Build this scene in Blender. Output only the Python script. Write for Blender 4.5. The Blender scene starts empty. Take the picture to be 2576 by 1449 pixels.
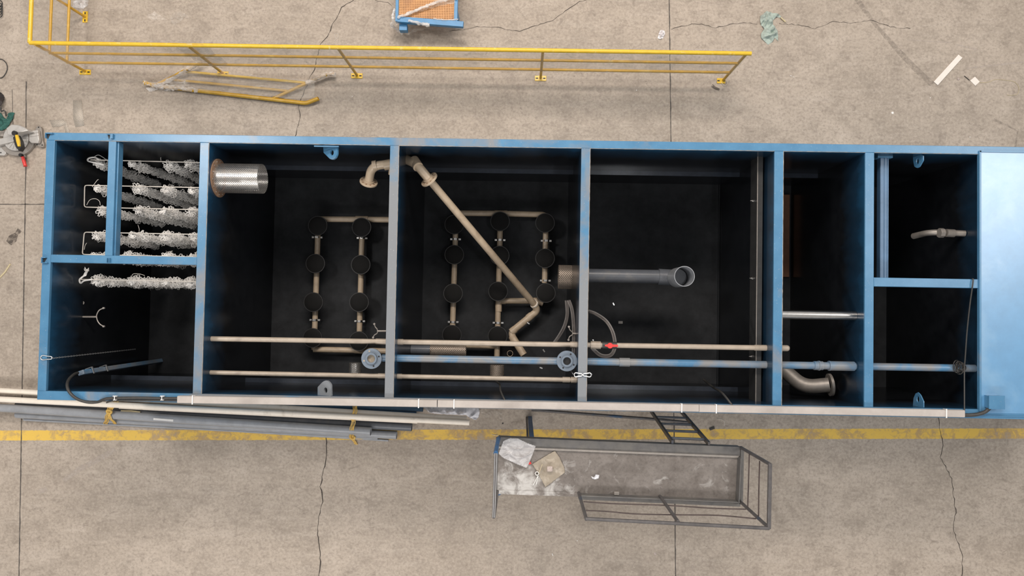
import bpy, bmesh, math, random
from mathutils import Vector, Matrix, Quaternion, noise
R = math.radians
PI = math.pi
C = bpy.context.scene.collection
rng = random.Random(7)
# ------------------------------------------------------------------ camera
# seen straight down from 10 m by a slightly tilted camera; the tank lies along world X, north = +Y
F, NX, NY, ROLL, HC = 1750.0, 1310.0, 772.0, 0.018, 10.0
_n = Vector(((NX-1288)/F, (NY-724.5)/F, 1)).normalized()
_ex = Vector((1, ROLL, 0)); _ex = (_ex - _n*_ex.dot(_n)).normalized()
_ez = -_n; _ey = _ez.cross(_ex)
# rows: world axes in image axes (right, down, forward)
def P(px, py, z=0.0):
    d = Vector(((px-1288)/F, (py-724.5)/F, 1))
    w = Vector((d.dot(_ex), d.dot(_ey), d.dot(_ez)))
    t = (z-HC)/w.z
    return Vector((w.x*t, w.y*t, z))
cam = bpy.data.cameras.new('camera'); camo = bpy.data.objects.new('camera', cam); C.objects.link(camo)
cam.sensor_width = 36; cam.lens = F/2576*36; cam.clip_end = 100
right = Vector((_ex.x, _ey.x, _ez.x)); down = Vector((_ex.y, _ey.y, _ez.y)); fwd = Vector((_ex.z, _ey.z, _ez.z))
M = Matrix((right, -down, -fwd)).transposed().to_4x4(); M.translation = (0, 0, HC)
camo.matrix_world = M
bpy.context.scene.camera = camo
# ------------------------------------------------------------------ light
sc = bpy.context.scene
sc.view_settings.view_transform = 'Standard'; sc.view_settings.look = 'None'
sc.view_settings.gamma = 1; sc.view_settings.use_curve_mapping = False
sc.view_settings.exposure = 0.07
W = bpy.data.worlds.new('hall_daylight'); sc.world = W; W.use_nodes = True
W.node_tree.nodes['Background'].inputs[0].default_value = (1.0, 0.96, 0.93, 1)
W.node_tree.nodes['Background'].inputs[1].default_value = 0.385
def area(name, loc, sx, sy, power, col=(1, .97, .93), aim=None):
    l = bpy.data.lights.new(name, 'AREA'); l.shape = 'RECTANGLE'; l.size = sx; l.size_y = sy
    l.energy = power; l.color = col
    o = bpy.data.objects.new(name, l); C.objects.link(o); o.location = loc
    if aim: o.rotation_euler = (Vector(aim)-Vector(loc)).to_track_quat('-Z', 'Y').to_euler()
    return o
area('overhead_light', (-8.2, 4.2, 13.0), 1.8, 1.8, 480, (1, .95, .90), (-3, 1, 0))
area('overhead_light', (2.85, -.4, 13.0), 0.6, 0.35, 70, (.95, .97, 1), (1.2, .5, 0))
area('overhead_light', (12.2, 3.4, 13.0), 4.0, 6.0, 600, (1, .97, .94), (8, 0, 0))
area('overhead_light', (-.4, 8.2, 12.0), 8.0, 2.2, 1180, (1, .90, .81), (0, 4.2, 0))  # unseen fill, added to brighten the floor behind the tank
area('overhead_light', (-3, -11.0, 12.0), 14.0, 2.0, 1020, (1, .96, .93), (-2, -4, 0))  # second unseen fill, added to lift the floor in front

# ------------------------------------------------------------------ materials
def new_mat(name):
    m = bpy.data.materials.new(name); m.use_nodes = True
    nt = m.node_tree; b = nt.nodes['Principled BSDF']
    return m, nt, b
def N(nt, t, **kw):
    n = nt.nodes.new(t)
    for k, v in kw.items():
        if k == 'op': n.operation = v
        else: setattr(n, k, v)
    return n
def coord(nt, kind='Object'):
    return N(nt, 'ShaderNodeTexCoord').outputs[kind]
def mapping(nt, src, scale=(1, 1, 1), rot=(0, 0, 0), loc=(0, 0, 0)):
    m = N(nt, 'ShaderNodeMapping'); nt.links.new(src, m.inputs[0])
    m.inputs['Scale'].default_value = scale; m.inputs['Rotation'].default_value = rot; m.inputs['Location'].default_value = loc
    return m.outputs[0]
def tex(nt, src, scale, detail=6, rough=.55, dist=0):
    n = N(nt, 'ShaderNodeTexNoise'); nt.links.new(src, n.inputs['Vector'])
    n.inputs['Scale'].default_value = scale; n.inputs['Detail'].default_value = detail
    n.inputs['Roughness'].default_value = rough; n.inputs['Distortion'].default_value = dist
    return n.outputs['Fac']
def ramp(nt, src, stops):
    r = N(nt, 'ShaderNodeValToRGB'); nt.links.new(src, r.inputs[0])
    el = r.color_ramp.elements
    while len(el) < len(stops): el.new(.5)
    for e, (p, c) in zip(el, stops):
        e.position = p; e.color = (c, c, c, 1) if isinstance(c, (int, float)) else (*c, 1)
    return r.outputs[0]
def mixc(nt, fac, a, b, blend='MIX'):
    m = N(nt, 'ShaderNodeMix', data_type='RGBA', blend_type=blend)
    for s, v in ((m.inputs[0], fac), (m.inputs[6], a), (m.inputs[7], b)):
        if isinstance(v, (int, float)): s.default_value = v
        elif isinstance(v, tuple): s.default_value = (*v, 1)
        else: nt.links.new(v, s)
    return m.outputs[2]
def math2(nt, op, a, b=0.0, clamp=False):
    m = N(nt, 'ShaderNodeMath', op=op); m.use_clamp = clamp
    for s, v in ((m.inputs[0], a), (m.inputs[1], b)):
        if isinstance(v, (int, float)): s.default_value = v
        else: nt.links.new(v, s)
    return m.outputs[0]
def bump(nt, b, h, strength=.2, dist=.01):
    n = N(nt, 'ShaderNodeBump'); n.inputs['Strength'].default_value = strength; n.inputs['Distance'].default_value = dist
    nt.links.new(h, n.inputs['Height']); nt.links.new(n.outputs[0], b.inputs['Normal'])
def simple(name, col, rough=.5, metal=0.0, var=.12, scale=14, bumps=.1, alt=None, altamt=(.55, .75), altscale=5, spec=.5):
    """plain procedural coat: noise-varied colour, optional second colour (dust, rust, wear) in patches"""
    m, nt, b = new_mat(name); co = coord(nt)
    f = tex(nt, co, scale, 8, .65)
    k0 = tuple(max(0, c*(1-var*1.5)) for c in col); k1 = tuple(min(1, c*(1+var)) for c in col)
    c = mixc(nt, ramp(nt, f, [(.3, 0.), (.7, 1.)]), k0, k1)
    if alt:
        g = tex(nt, co, altscale, 8, .6, .4)
        c = mixc(nt, ramp(nt, g, [(altamt[0], 0.), (altamt[1], 1.)]), c, alt)
    nt.links.new(c, b.inputs['Base Color'])
    b.inputs['Roughness'].default_value = rough; b.inputs['Metallic'].default_value = metal
    b.inputs['Specular IOR Level'].default_value = spec
    if bumps: bump(nt, b, tex(nt, co, scale*5, 4), bumps, .003)
    return m
MT = {}
def concrete():
    m, nt, b = new_mat('concrete_floor'); co = coord(nt)
    big = tex(nt, co, .55, 5, .6, .3); mid = tex(nt, co, 2.6, 9, .68, .5); fine = tex(nt, co, 26, 8, .7)
    st = tex(nt, mapping(nt, co, (1.2, 7, 1), (0, 0, R(8))), 1.2, 8, .62, .6)
    c = mixc(nt, ramp(nt, big, [(.34, 0.), (.66, 1.)]), (.385, .328, .270), (.47, .402, .335))
    c = mixc(nt, ramp(nt, mid, [(.28, 1.), (.52, .0)]), c, (.31, .262, .215))
    c = mixc(nt, ramp(nt, mid, [(.56, 0.), (.80, .55)]), c, (.60, .525, .45))
    c = mixc(nt, math2(nt, 'MULTIPLY', ramp(nt, st, [(.52, 0.), (.76, 1.)]), .4), c, (.58, .51, .44))
    c = mixc(nt, ramp(nt, fine, [(.30, .75), (.50, .0)]), c, (.25, .21, .175))
    c = mixc(nt, ramp(nt, fine, [(.52, .0), (.74, .6)]), c, (.60, .52, .44))
    m3 = tex(nt, mapping(nt, co, (1, 1.5, 1), (0, 0, .3)), 6.5, 10, .75, .8)
    c = mixc(nt, ramp(nt, m3, [(.30, .75), (.47, .0)]), c, (.235, .195, .16))
    c = mixc(nt, ramp(nt, m3, [(.56, .0), (.74, .5)]), c, (.60, .51, .43))
    # dark specks and short scuffs
    sp = N(nt, 'ShaderNodeTexVoronoi'); sp.inputs['Scale'].default_value = 7.5; nt.links.new(mapping(nt, co, (1, 1.6, 1), (0, 0, .5)), sp.inputs['Vector'])
    spm = math2(nt, 'MULTIPLY', ramp(nt, sp.outputs['Distance'], [(.03, 1.), (.10, 0.)]), ramp(nt, tex(nt, co, 3.7, 2), [(.5, 0.), (.62, .6)]))
    c = mixc(nt, spm, c, (.10, .085, .075))
    s2 = tex(nt, mapping(nt, co, (30, 3.4, 1), (0, 0, R(62))), 1.0, 3, .5)
    s3 = math2(nt, 'MULTIPLY', ramp(nt, s2, [(.70, 0.), (.76, .55)]), ramp(nt, tex(nt, co, .9, 3), [(.5, 0.), (.6, 1.)]))
    c = mixc(nt, s3, c, (.15, .13, .115))
    # floor line: worn yellow paint running along the aisle
    sx = N(nt, 'ShaderNodeSeparateXYZ'); nt.links.new(co, sx.inputs[0])
    yy = math2(nt, 'ADD', math2(nt, 'SUBTRACT', sx.outputs[1], math2(nt, 'MULTIPLY', sx.outputs[0], .0222)), 1.824)
    ay = math2(nt, 'ABSOLUTE', yy)
    edge = math2(nt, 'ADD', ay, math2(nt, 'MULTIPLY', math2(nt, 'SUBTRACT', tex(nt, co, 22, 6), .5), .022))
    inside = ramp(nt, math2(nt, 'MULTIPLY', edge, 5), [(.345, 1.), (.375, 0.)])
    wear = tex(nt, co, 9, 9, .7, .5); wl = tex(nt, co, 1.1, 3, .5)
    wm = math2(nt, 'ADD', wear, math2(nt, 'MULTIPLY', math2(nt, 'SUBTRACT', wl, .5), .7))
    ycol = mixc(nt, ramp(nt, wm, [(.40, 0.), (.56, 1.)]), (.50, .34, .15), (.80, .53, .10))
    keep = math2(nt, 'MULTIPLY', inside, ramp(nt, wm, [(.30, .35), (.40, .96)]))
    c = mixc(nt, keep, c, ycol)
    nt.links.new(c, b.inputs['Base Color'])
    b.inputs['Specular IOR Level'].default_value = .3
    nt.links.new(ramp(nt, mid, [(.3, .52), (.7, .72)]), b.inputs['Roughness'])
    bump(nt, b, mixc(nt, .5, fine, mid), .12, .01)
    return m
MT['concrete'] = concrete()
def tank_blue():
    m, nt, b = new_mat('blue_tank_paint'); co = coord(nt)
    f = tex(nt, co, 5, 8, .6); d = tex(nt, co, 1.5, 8, .6, .8)
    c = mixc(nt, ramp(nt, f, [(.3, 0.), (.7, 1.)]), (.062, .188, .335), (.084, .235, .40))
    # dust and overspray lying in patches, more of it about the middle of the tank
    sx = N(nt, 'ShaderNodeSeparateXYZ'); nt.links.new(co, sx.inputs[0])
    mx = math2(nt, 'SUBTRACT', 1.0, math2(nt, 'MULTIPLY', math2(nt, 'ABSOLUTE', math2(nt, 'SUBTRACT', sx.outputs[0], -.9)), .23), True)
    my = math2(nt, 'MULTIPLY', math2(nt, 'SUBTRACT', 1.9, sx.outputs[1]), .55, True)
    dm = math2(nt, 'MULTIPLY', math2(nt, 'ADD', math2(nt, 'MULTIPLY', mx, .55), math2(nt, 'MULTIPLY', my, .28)), 1.0)
    dd = math2(nt, 'ADD', d, math2(nt, 'SUBTRACT', dm, .42))
    c = mixc(nt, ramp(nt, dd, [(.46, 0.), (.66, .88)]), c, (.235, .235, .235))
    g = tex(nt, co, 60, 3)
    c = mixc(nt, ramp(nt, g, [(.66, 0.), (.72, .5)]), c, (.42, .44, .46))
    nt.links.new(c, b.inputs['Base Color']); b.inputs['Roughness'].default_value = .30
    bump(nt, b, f, .08, .004)
    return m
MT['blue'] = tank_blue()
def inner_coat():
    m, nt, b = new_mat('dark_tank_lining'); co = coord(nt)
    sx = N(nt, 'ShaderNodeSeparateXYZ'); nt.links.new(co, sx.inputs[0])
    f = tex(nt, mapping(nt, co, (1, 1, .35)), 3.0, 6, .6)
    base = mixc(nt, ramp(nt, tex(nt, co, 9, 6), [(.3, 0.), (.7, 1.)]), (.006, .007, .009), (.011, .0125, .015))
    # blue round the upper rim: light falloff with depth painted in, ragged edge
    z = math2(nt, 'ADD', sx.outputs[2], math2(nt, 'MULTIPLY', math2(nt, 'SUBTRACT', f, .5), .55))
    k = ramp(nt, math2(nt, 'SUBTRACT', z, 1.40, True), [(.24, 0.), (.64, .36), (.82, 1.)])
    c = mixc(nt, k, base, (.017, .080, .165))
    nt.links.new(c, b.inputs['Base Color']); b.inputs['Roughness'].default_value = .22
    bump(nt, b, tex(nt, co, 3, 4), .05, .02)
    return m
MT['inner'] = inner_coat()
MT['floorcoat'] = simple('matt_black_floor_coat', (.023, .025, .028), .7, var=.25, scale=6, spec=.25)
MT['ledge'] = simple('ledge_coat', (.03, .037, .05), .2, var=.2, scale=6, bumps=.02)
def deck_blue():
    m = simple('glossy_blue_deck_paint', (.105, .29, .51), .33, var=.06, scale=5, alt=(.20, .38, .56), altamt=(.5, .75), altscale=1.6)
    b = m.node_tree.nodes['Principled BSDF']; b.inputs['Coat Weight'].default_value = 1; b.inputs['Coat Roughness'].default_value = .30; b.inputs['Coat IOR'].default_value = 1.7
    return m
MT['deckblue'] = deck_blue()
MT['barblue'] = simple('dark_blue_steel', (.075, .16, .28), .35, var=.15, scale=5)
MT['darksteel'] = simple('dark_grey_steel', (.045, .045, .045), .4, .2, var=.15, scale=8)
MT['cream'] = simple('cream_plastic_pipe', (.50, .40, .29), .32, var=.10, scale=9, alt=(.33, .25, .18), altamt=(.55, .8))
MT['cream_pale'] = simple('pale_cream_pipe', (.93, .85, .74), .4, var=.05, scale=6, alt=(.6, .52, .42), altamt=(.6, .8))
MT['beige'] = simple('beige_pipe', (.42, .355, .285), .3, var=.08, scale=9, alt=(.30, .25, .20))
MT['grey_pvc'] = simple('grey_plastic_pipe', (.33, .345, .37), .3, var=.08, scale=8, alt=(.27, .28, .29), altamt=(.5, .8))
MT['darkgrey_pvc'] = simple('dark_grey_plastic', (.12, .13, .148), .35, var=.1, scale=8, alt=(.17, .17, .17))
MT['bluegrey'] = simple('blue_grey_pipe', (.055, .12, .20), .4, var=.1, scale=8)
MT['bluepipe'] = simple('blue_pipe_paint', (.085, .22, .38), .35, var=.12, scale=6, alt=(.22, .225, .23), altamt=(.38, .60), altscale=3)
MT['flange_blue'] = simple('dusty_blue_plastic', (.16, .20, .25), .45, var=.1, scale=12, alt=(.12, .22, .34))
MT['yellow'] = simple('yellow_rail_paint', (.78, .50, .035), .32, var=.08, scale=10, alt=(.85, .68, .30), altamt=(.58, .75), altscale=12)
MT['ochre'] = simple('ochre_rail_paint', (.62, .36, .04), .35, var=.10, scale=10, alt=(.70, .48, .14))
MT['platform'] = simple('grey_platform_steel', (.15, .145, .142), .5, .25, var=.18, scale=7, alt=(.19, .18, .165), altamt=(.45, .7))
MT['platform_rail'] = simple('dark_blue_grey_steel', (.115, .108, .108), .45, .2, var=.2, scale=12, alt=(.035, .075, .14), altamt=(.60, .70), altscale=2.2)
MT['rungsteel'] = simple('worn_rung_steel', (.20, .21, .23), .45, .2, var=.15, scale=12)
MT['wirebrown'] = simple('dark_brown_rod', (.07, .05, .045), .5, var=.2, scale=12)
MT['platform_blue'] = simple('blue_post_paint', (.035, .13, .30), .4, .0, var=.15, scale=12, alt=(.07, .08, .10))
def deck_plate():
    m, nt, b = new_mat('stained_steel_plate'); co = coord(nt)
    f = tex(nt, co, 4.5, 9, .68, .5); g = tex(nt, co, 30, 5)
    c = mixc(nt, ramp(nt, f, [(.35, 0.), (.62, 1.)]), (.15, .13, .115), (.24, .215, .195))
    c = mixc(nt, ramp(nt, g, [(.3, .35), (.5, 0.)]), c, (.07, .06, .055))
    sx = N(nt, 'ShaderNodeSeparateXYZ'); nt.links.new(co, sx.inputs[0])
    west = math2(nt, 'MULTIPLY', math2(nt, 'SUBTRACT', -.55, sx.outputs[0]), 1.3, True)
    south = math2(nt, 'MULTIPLY', math2(nt, 'SUBTRACT', .50, sx.outputs[1]), 2.6, True)
    k = math2(nt, 'ADD', tex(nt, co, 6, 8, .65, .6), math2(nt, 'MULTIPLY', math2(nt, 'MULTIPLY', west, south), .30))
    c = mixc(nt, ramp(nt, k, [(.60, 0.), (.80, .85)]), c, (.60, .585, .56))
    nt.links.new(c, b.inputs['Base Color']); b.inputs['Roughness'].default_value = .5; b.inputs['Metallic'].default_value = .15
    return m
MT['deckplate'] = deck_plate()
MT['steel'] = simple('bright_steel', (.62, .61, .59), .28, 1.0, var=.08, scale=20)
MT['zinc'] = simple('galvanised_wire', (.70, .70, .70), .35, .8, var=.06, scale=40)
MT['alu'] = simple('cast_aluminium', (.62, .60, .57), .4, .55, var=.06, scale=20)
MT['alu_dull'] = simple('dull_cast_metal', (.36, .33, .30), .5, .5, var=.1, scale=20)
MT['rust'] = simple('rusty_flange', (.36, .22, .14), .55, .35, var=.2, scale=15, alt=(.50, .36, .25))
MT['rubber'] = simple('black_rubber', (.017, .017, .018), .55, var=.15, scale=30)
MT['disc'] = simple('black_membrane', (.008, .008, .008), .75, var=.1, scale=60, bumps=.3, spec=.25)
MT['cable'] = simple('black_cable_sheath', (.045, .043, .04), .45, var=.15, scale=30)
MT['brown'] = simple('brown_board', (.22, .095, .045), .6, var=.15, scale=8)
MT['tray'] = simple('white_cable_tray', (.50, .455, .42), .42, .1, var=.07, scale=7, alt=(.40, .36, .33), altamt=(.5, .7), altscale=2)
MT['white'] = simple('white_plastic', (.85, .83, .80), .5, var=.04, scale=30)
MT['board'] = simple('off_white_board', (.86, .80, .73), .6, var=.03, scale=20)
MT['fibre'] = simple('white_media_fibre', (.82, .80, .77), .8, var=.10, scale=30, alt=(.5, .48, .45), altamt=(.5, .72), altscale=9)
MT['wire'] = simple('white_coated_wire', (.66, .62, .56), .5, var=.05, scale=30)
MT['raffia'] = simple('yellow_raffia', (.72, .47, .12), .6, var=.25, scale=60, alt=(.80, .62, .30))
MT['cloth'] = simple('pale_green_cloth', (.42, .50, .45), .85, var=.10, scale=30, alt=(.33, .36, .33), altamt=(.45, .7))
MT['teal'] = simple('teal_cloth', (.035, .13, .11), .8, var=.3, scale=30)
MT['grate'] = simple('orange_grating', (.62, .32, .13), .55, var=.14, scale=9, alt=(.40, .20, .10), altamt=(.52, .7), altscale=4)
MT['lightblue'] = simple('blue_frame_paint', (.06, .24, .47), .4, var=.1, scale=9)
MT['red'] = simple('red_plastic', (.72, .045, .04), .4, var=.08, scale=20)
MT['kraft'] = simple('brown_poly_bag', (.34, .29, .225), .45, var=.12, scale=9, alt=(.48, .42, .34), altamt=(.5, .7), altscale=12)
MT['paper'] = simple('white_tissue', (.82, .79, .80), .8, var=.05, scale=40)
MT['stone'] = simple('pale_stone', (.50, .42, .38), .8, var=.2, scale=60)
MT['straw'] = simple('straw', (.62, .53, .33), .7, var=.1, scale=40)
MT['crack'] = simple('dark_crack', (.075, .062, .052), .9, var=.3, scale=30, bumps=0)
MT['joint'] = simple('floor_joint_filler', (.10, .088, .078), .9, var=.35, scale=20, bumps=0)
MT['leather'] = simple('dark_brown_leather', (.03, .022, .02), .6, var=.25, scale=20)
def film(name, col, amt, streak, rough=.25):
    """clear plastic film: mostly see-through with whitish creases"""
    m, nt, b = new_mat(name); co = coord(nt)
    b.inputs['Base Color'].default_value = (*col, 1); b.inputs['Roughness'].default_value = rough
    tr = N(nt, 'ShaderNodeBsdfTransparent'); mx = N(nt, 'ShaderNodeMixShader')
    f = tex(nt, mapping(nt, co, streak, (0, 0, R(35))), 1.0, 7, .6, 1.2)
    nt.links.new(ramp(nt, f, [(.42, amt[0]), (.62, amt[1]), (.74, amt[2])]), mx.inputs[0])
    nt.links.new(tr.outputs[0], mx.inputs[1]); nt.links.new(b.outputs[0], mx.inputs[2])
    nt.links.new(mx.outputs[0], nt.nodes['Material Output'].inputs[0])
    bump(nt, b, f, .5, .02)
    return m
MT['wrap'] = film('clear_stretch_film', (.80, .74, .66), (.13, .27, .75), (3, 30, 3))
MT['wrap_thick'] = film('bunched_stretch_film', (.90, .87, .84), (.40, .68, .95), (14, 34, 10))
MT['bag'] = film('milky_plastic_bag', (.84, .83, .84), (.28, .50, .97), (9, 14, 6))
MT['bag_white'] = film('white_plastic_bag', (.82, .83, .88), (.6, .85, .98), (8, 12, 6))
MT['scrap'] = film('thin_plastic_scrap', (.75, .70, .64), (.10, .30, .8), (14, 22, 6))
def hose():
    m, nt, b = new_mat('clear_hose'); b.inputs['Base Color'].default_value = (.75, .72, .70, 1); b.inputs['Roughness'].default_value = .12
    tr = N(nt, 'ShaderNodeBsdfTransparent'); tr.inputs[0].default_value = (.95, .93, .92, 1); mx = N(nt, 'ShaderNodeMixShader')
    lw = N(nt, 'ShaderNodeLayerWeight'); lw.inputs[0].default_value = .45
    nt.links.new(ramp(nt, lw.outputs['Facing'], [(.2, .04), (.9, .60)]), mx.inputs[0])
    nt.links.new(tr.outputs[0], mx.inputs[1]); nt.links.new(b.outputs[0], mx.inputs[2])
    nt.links.new(mx.outputs[0], nt.nodes['Material Output'].inputs[0])
    return m
MT['hose'] = hose()
def perforated(name, col, n=38.0, rough=.3, metal=.9, hole=.36):
    """perforated sheet: staggered round holes in UV space (1 UV unit = 1 m)"""
    m, nt, b = new_mat(name); uv = coord(nt, 'UV')
    v = N(nt, 'ShaderNodeTexVoronoi', voronoi_dimensions='2D'); v.inputs['Randomness'].default_value = 0; v.inputs['Scale'].default_value = 1
    nt.links.new(mapping(nt, uv, (n, n, 1), (0, 0, R(45))), v.inputs['Vector'])
    f = tex(nt, coord(nt), 9, 5)
    nt.links.new(mixc(nt, f, tuple(c*.75 for c in col), tuple(min(1, c*1.15) for c in col)), b.inputs['Base Color'])
    b.inputs['Roughness'].default_value = rough; b.inputs['Metallic'].default_value = metal
    tr = N(nt, 'ShaderNodeBsdfTransparent'); mx = N(nt, 'ShaderNodeMixShader')
    nt.links.new(ramp(nt, v.outputs['Distance'], [(hole-.02, 0.), (hole+.02, 1.)]), mx.inputs[0])
    nt.links.new(tr.outputs[0], mx.inputs[1]); nt.links.new(b.outputs[0], mx.inputs[2])
    nt.links.new(mx.outputs[0], nt.nodes['Material Output'].inputs[0])
    return m
MT['perf'] = perforated('perforated_steel', (.75, .72, .68), 62)
MT['perf_dull'] = perforated('dull_perforated_sheet', (.42, .35, .29), 56, .5, .5)
MT['perf_floor'] = perforated('pale_perforated_offcut', (.66, .60, .52), 60, .6, .3)
def stain(name, col, a):
    m, nt, b = new_mat(name); b.inputs['Base Color'].default_value = (*col, 1); b.inputs['Roughness'].default_value = .7
    tr = N(nt, 'ShaderNodeBsdfTransparent'); mx = N(nt, 'ShaderNodeMixShader')
    nt.links.new(ramp(nt, tex(nt, coord(nt), 22, 8, .7, .5), [(.36, 0.), (.56, a)]), mx.inputs[0])
    nt.links.new(tr.outputs[0], mx.inputs[1]); nt.links.new(b.outputs[0], mx.inputs[2])
    nt.links.new(mx.outputs[0], nt.nodes['Material Output'].inputs[0])
    return m
MT['stain'] = stain('dark_oil_stain', (.11, .09, .075), .8)
MT['scuff'] = stain('pale_scrape', (.55, .48, .42), .7)
MT['tyre'] = stain('faint_tyre_mark', (.27, .235, .20), .32)

# ------------------------------------------------------------------ mesh helpers
ORG = {}
def V(*a): return Vector(a[0]) if len(a) == 1 else Vector(a)
class MB:
    def __init__(s): s.v = []; s.f = []; s.uv = {}
    def add(s, vs, fs, uvs=None):
        o = len(s.v); s.v += [Vector(v) for v in vs]
        for i, f in enumerate(fs):
            s.f.append([o+k for k in f])
            if uvs: s.uv[len(s.f)-1] = uvs[i]
        return s
    def frame(s, c, sz, ax=None):
        c = V(c); hx, hy, hz = sz[0]/2, sz[1]/2, sz[2]/2
        X, Y, Z = ax if ax else (V(1, 0, 0), V(0, 1, 0), V(0, 0, 1))
        vs = [c+X*(a*hx)+Y*(b*hy)+Z*(d*hz) for a in (-1, 1) for b in (-1, 1) for d in (-1, 1)]
        return s.add(vs, [(0, 1, 3, 2), (4, 6, 7, 5), (0, 4, 5, 1), (2, 3, 7, 6), (0, 2, 6, 4), (1, 5, 7, 3)])
    def box(s, a, b):
        a, b = V(a), V(b)
        return s.frame((a+b)/2, (abs(b.x-a.x), abs(b.y-a.y), abs(b.z-a.z)))
    def bar(s, p0, p1, w, h, up=(0, 0, 1)):
        p0, p1 = V(p0), V(p1); d = (p1-p0); L = d.length; d.normalize()
        u = V(up); 
        if abs(d.dot(u)) > .98: u = V(0, 1, 0)
        y = u.cross(d).normalized(); z = d.cross(y)
        return s.frame((p0+p1)/2, (L, w, h), (d, y, z))
    def tube(s, pts, r, seg=14, caps=True, closed=False, hollow=0, uvm=False):
        pts = [V(p) for p in pts]; n = len(pts)
        rs = r if isinstance(r, (list, tuple)) else [r]*n
        tang = []
        for i in range(n):
            a = pts[i-1] if (i > 0 or closed) else pts[i]
            b = pts[(i+1) % n] if (i < n-1 or closed) else pts[i]
            t = (b-a); tang.append(t.normalized() if t.length > 1e-9 else V(0, 0, 1))
        t0 = tang[0]; u = V(0, 0, 1) if abs(t0.z) < .9 else V(0, 1, 0)
        nrm = (u - t0*u.dot(t0)).normalized(); vs = []; L = 0; Ls = []
        for i in range(n):
            if i:
                q = tang[i-1].rotation_difference(tang[i]); nrm = (q @ nrm).normalized(); L += (pts[i]-pts[i-1]).length
            Ls.append(L); b = tang[i].cross(nrm)
            for k in range(seg):
                a = 2*PI*k/seg
                vs.append(pts[i]+(nrm*math.cos(a)+b*math.sin(a))*rs[i])
        fs = []; uvs = []
        m = n if closed else n-1
        for i in range(m):
            j = (i+1) % n
            for k in range(seg):
                k2 = (k+1) % seg
                fs.append((i*seg+k, j*seg+k, j*seg+k2, i*seg+k2))
                ca = 2*PI*max(rs)/seg
                if uvm: uvs.append([(Ls[i], k*ca), (Ls[j], k*ca), (Ls[j], (k+1)*ca), (Ls[i], (k+1)*ca)])
        if hollow:
            # inner wall, so open ends read as a pipe
            o = len(vs)
            for i in range(n):
                for k in range(seg):
                    vs.append(pts[i]+(vs[i*seg+k]-pts[i])*((rs[i]-hollow)/rs[i]))
            for i in range(n-1):
                for k in range(seg):
                    k2 = (k+1) % seg
                    fs.append((o+i*seg+k, o+i*seg+k2, o+(i+1)*seg+k2, o+(i+1)*seg+k)); 
            for k in range(seg):
                k2 = (k+1) % seg
                fs.append((k, k2, o+k2, o+k)); e = (n-1)*seg
                fs.append((e+k, o+e+k, o+e+k2, e+k2))
        elif caps and not closed:
            fs.append(tuple(range(seg-1, -1, -1))); fs.append(tuple((n-1)*seg+k for k in range(seg)))
            if uvm:
                for i in (0, n-1):
                    uvs.append([(math.cos(2*PI*k/seg)*rs[i], math.sin(2*PI*k/seg)*rs[i]) for k in range(seg)])
        return s.add(vs, fs, uvs if uvm else None)
    def ring(s, c, axis, ro, ri, h, seg=28):
        """annulus with thickness h along axis"""
        c = V(c); z = V(axis).normalized(); x = (V(0, 0, 1) if abs(z.z) < .9 else V(1, 0, 0)); x = (x-z*x.dot(z)).normalized(); y = z.cross(x)
        vs = []
        for hh in (-h/2, h/2):
            for rr in (ro, ri):
                for k in range(seg):
                    a = 2*PI*k/seg; vs.append(c+z*hh+(x*math.cos(a)+y*math.sin(a))*rr)
        fs = []
        for k in range(seg):
            j = (k+1) % seg
            fs += [(k, j, 2*seg+j, 2*seg+k), (seg+k, 3*seg+k, 3*seg+j, seg+j), (2*seg+k, 2*seg+j, 3*seg+j, 3*seg+k), (k, seg+k, seg+j, j)]
        return s.add(vs, fs)
    def disc(s, c, axis, r, h, seg=28, prof=None):
        c = V(c); z = V(axis).normalized()
        prof = prof or [(r, 0), (r, h)]
        pts = [c+z*p[1] for p in prof]
        x = (V(0, 0, 1) if abs(z.z) < .9 else V(1, 0, 0)); x = (x-z*x.dot(z)).normalized(); y = z.cross(x)
        vs = []
        for (rr, hh) in prof:
            for k in range(seg):
                a = 2*PI*k/seg; vs.append(c+z*hh+(x*math.cos(a)+y*math.sin(a))*rr)
        fs = []
        n = len(prof)
        for i in range(n-1):
            for k in range(seg):
                j = (k+1) % seg; fs.append((i*seg+k, i*seg+j, (i+1)*seg+j, (i+1)*seg+k))
        fs.append(tuple(range(seg-1, -1, -1))); fs.append(tuple((n-1)*seg+k for k in range(seg)))
        return s.add(vs, fs)
    def prism(s, poly, z0, z1):
        """poly: list of xy going round; extruded from z0 to z1"""
        n = len(poly); ar = sum(poly[i][0]*poly[(i+1) % n][1]-poly[(i+1) % n][0]*poly[i][1] for i in range(n))
        if ar < 0: poly = poly[::-1]
        vs = [V(p[0], p[1], z0) for p in poly]+[V(p[0], p[1], z1) for p in poly]
        fs = [tuple(range(n-1, -1, -1)), tuple(range(n, 2*n))]
        for i in range(n):
            j = (i+1) % n; fs.append((i, j, n+j, n+i))
        return s.add(vs, fs)
    def build(s, name, mat, parent=None, origin=None, smooth=40, bevel=0):
        o0 = ORG[parent] if parent else V(origin) if origin is not None else V(0, 0, 0)
        me = bpy.data.meshes.new(name)
        me.from_pydata([tuple(v-o0) for v in s.v], [], s.f)
        if s.uv:
            ul = me.uv_layers.new(name='map')
            for i, p in enumerate(me.polygons):
                if i in s.uv:
                    for li, uv in zip(p.loop_indices, s.uv[i]): ul.data[li].uv = uv
        me.validate(); me.update()
        if smooth:
            me.shade_smooth(); me.set_sharp_from_angle(angle=R(smooth))
        me.materials.append(MT[mat] if isinstance(mat, str) else mat)
        o = bpy.data.objects.new(name, me); C.objects.link(o)
        if parent: o.parent = parent
        else: o.location = o0
        ORG[o] = o0
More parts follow.
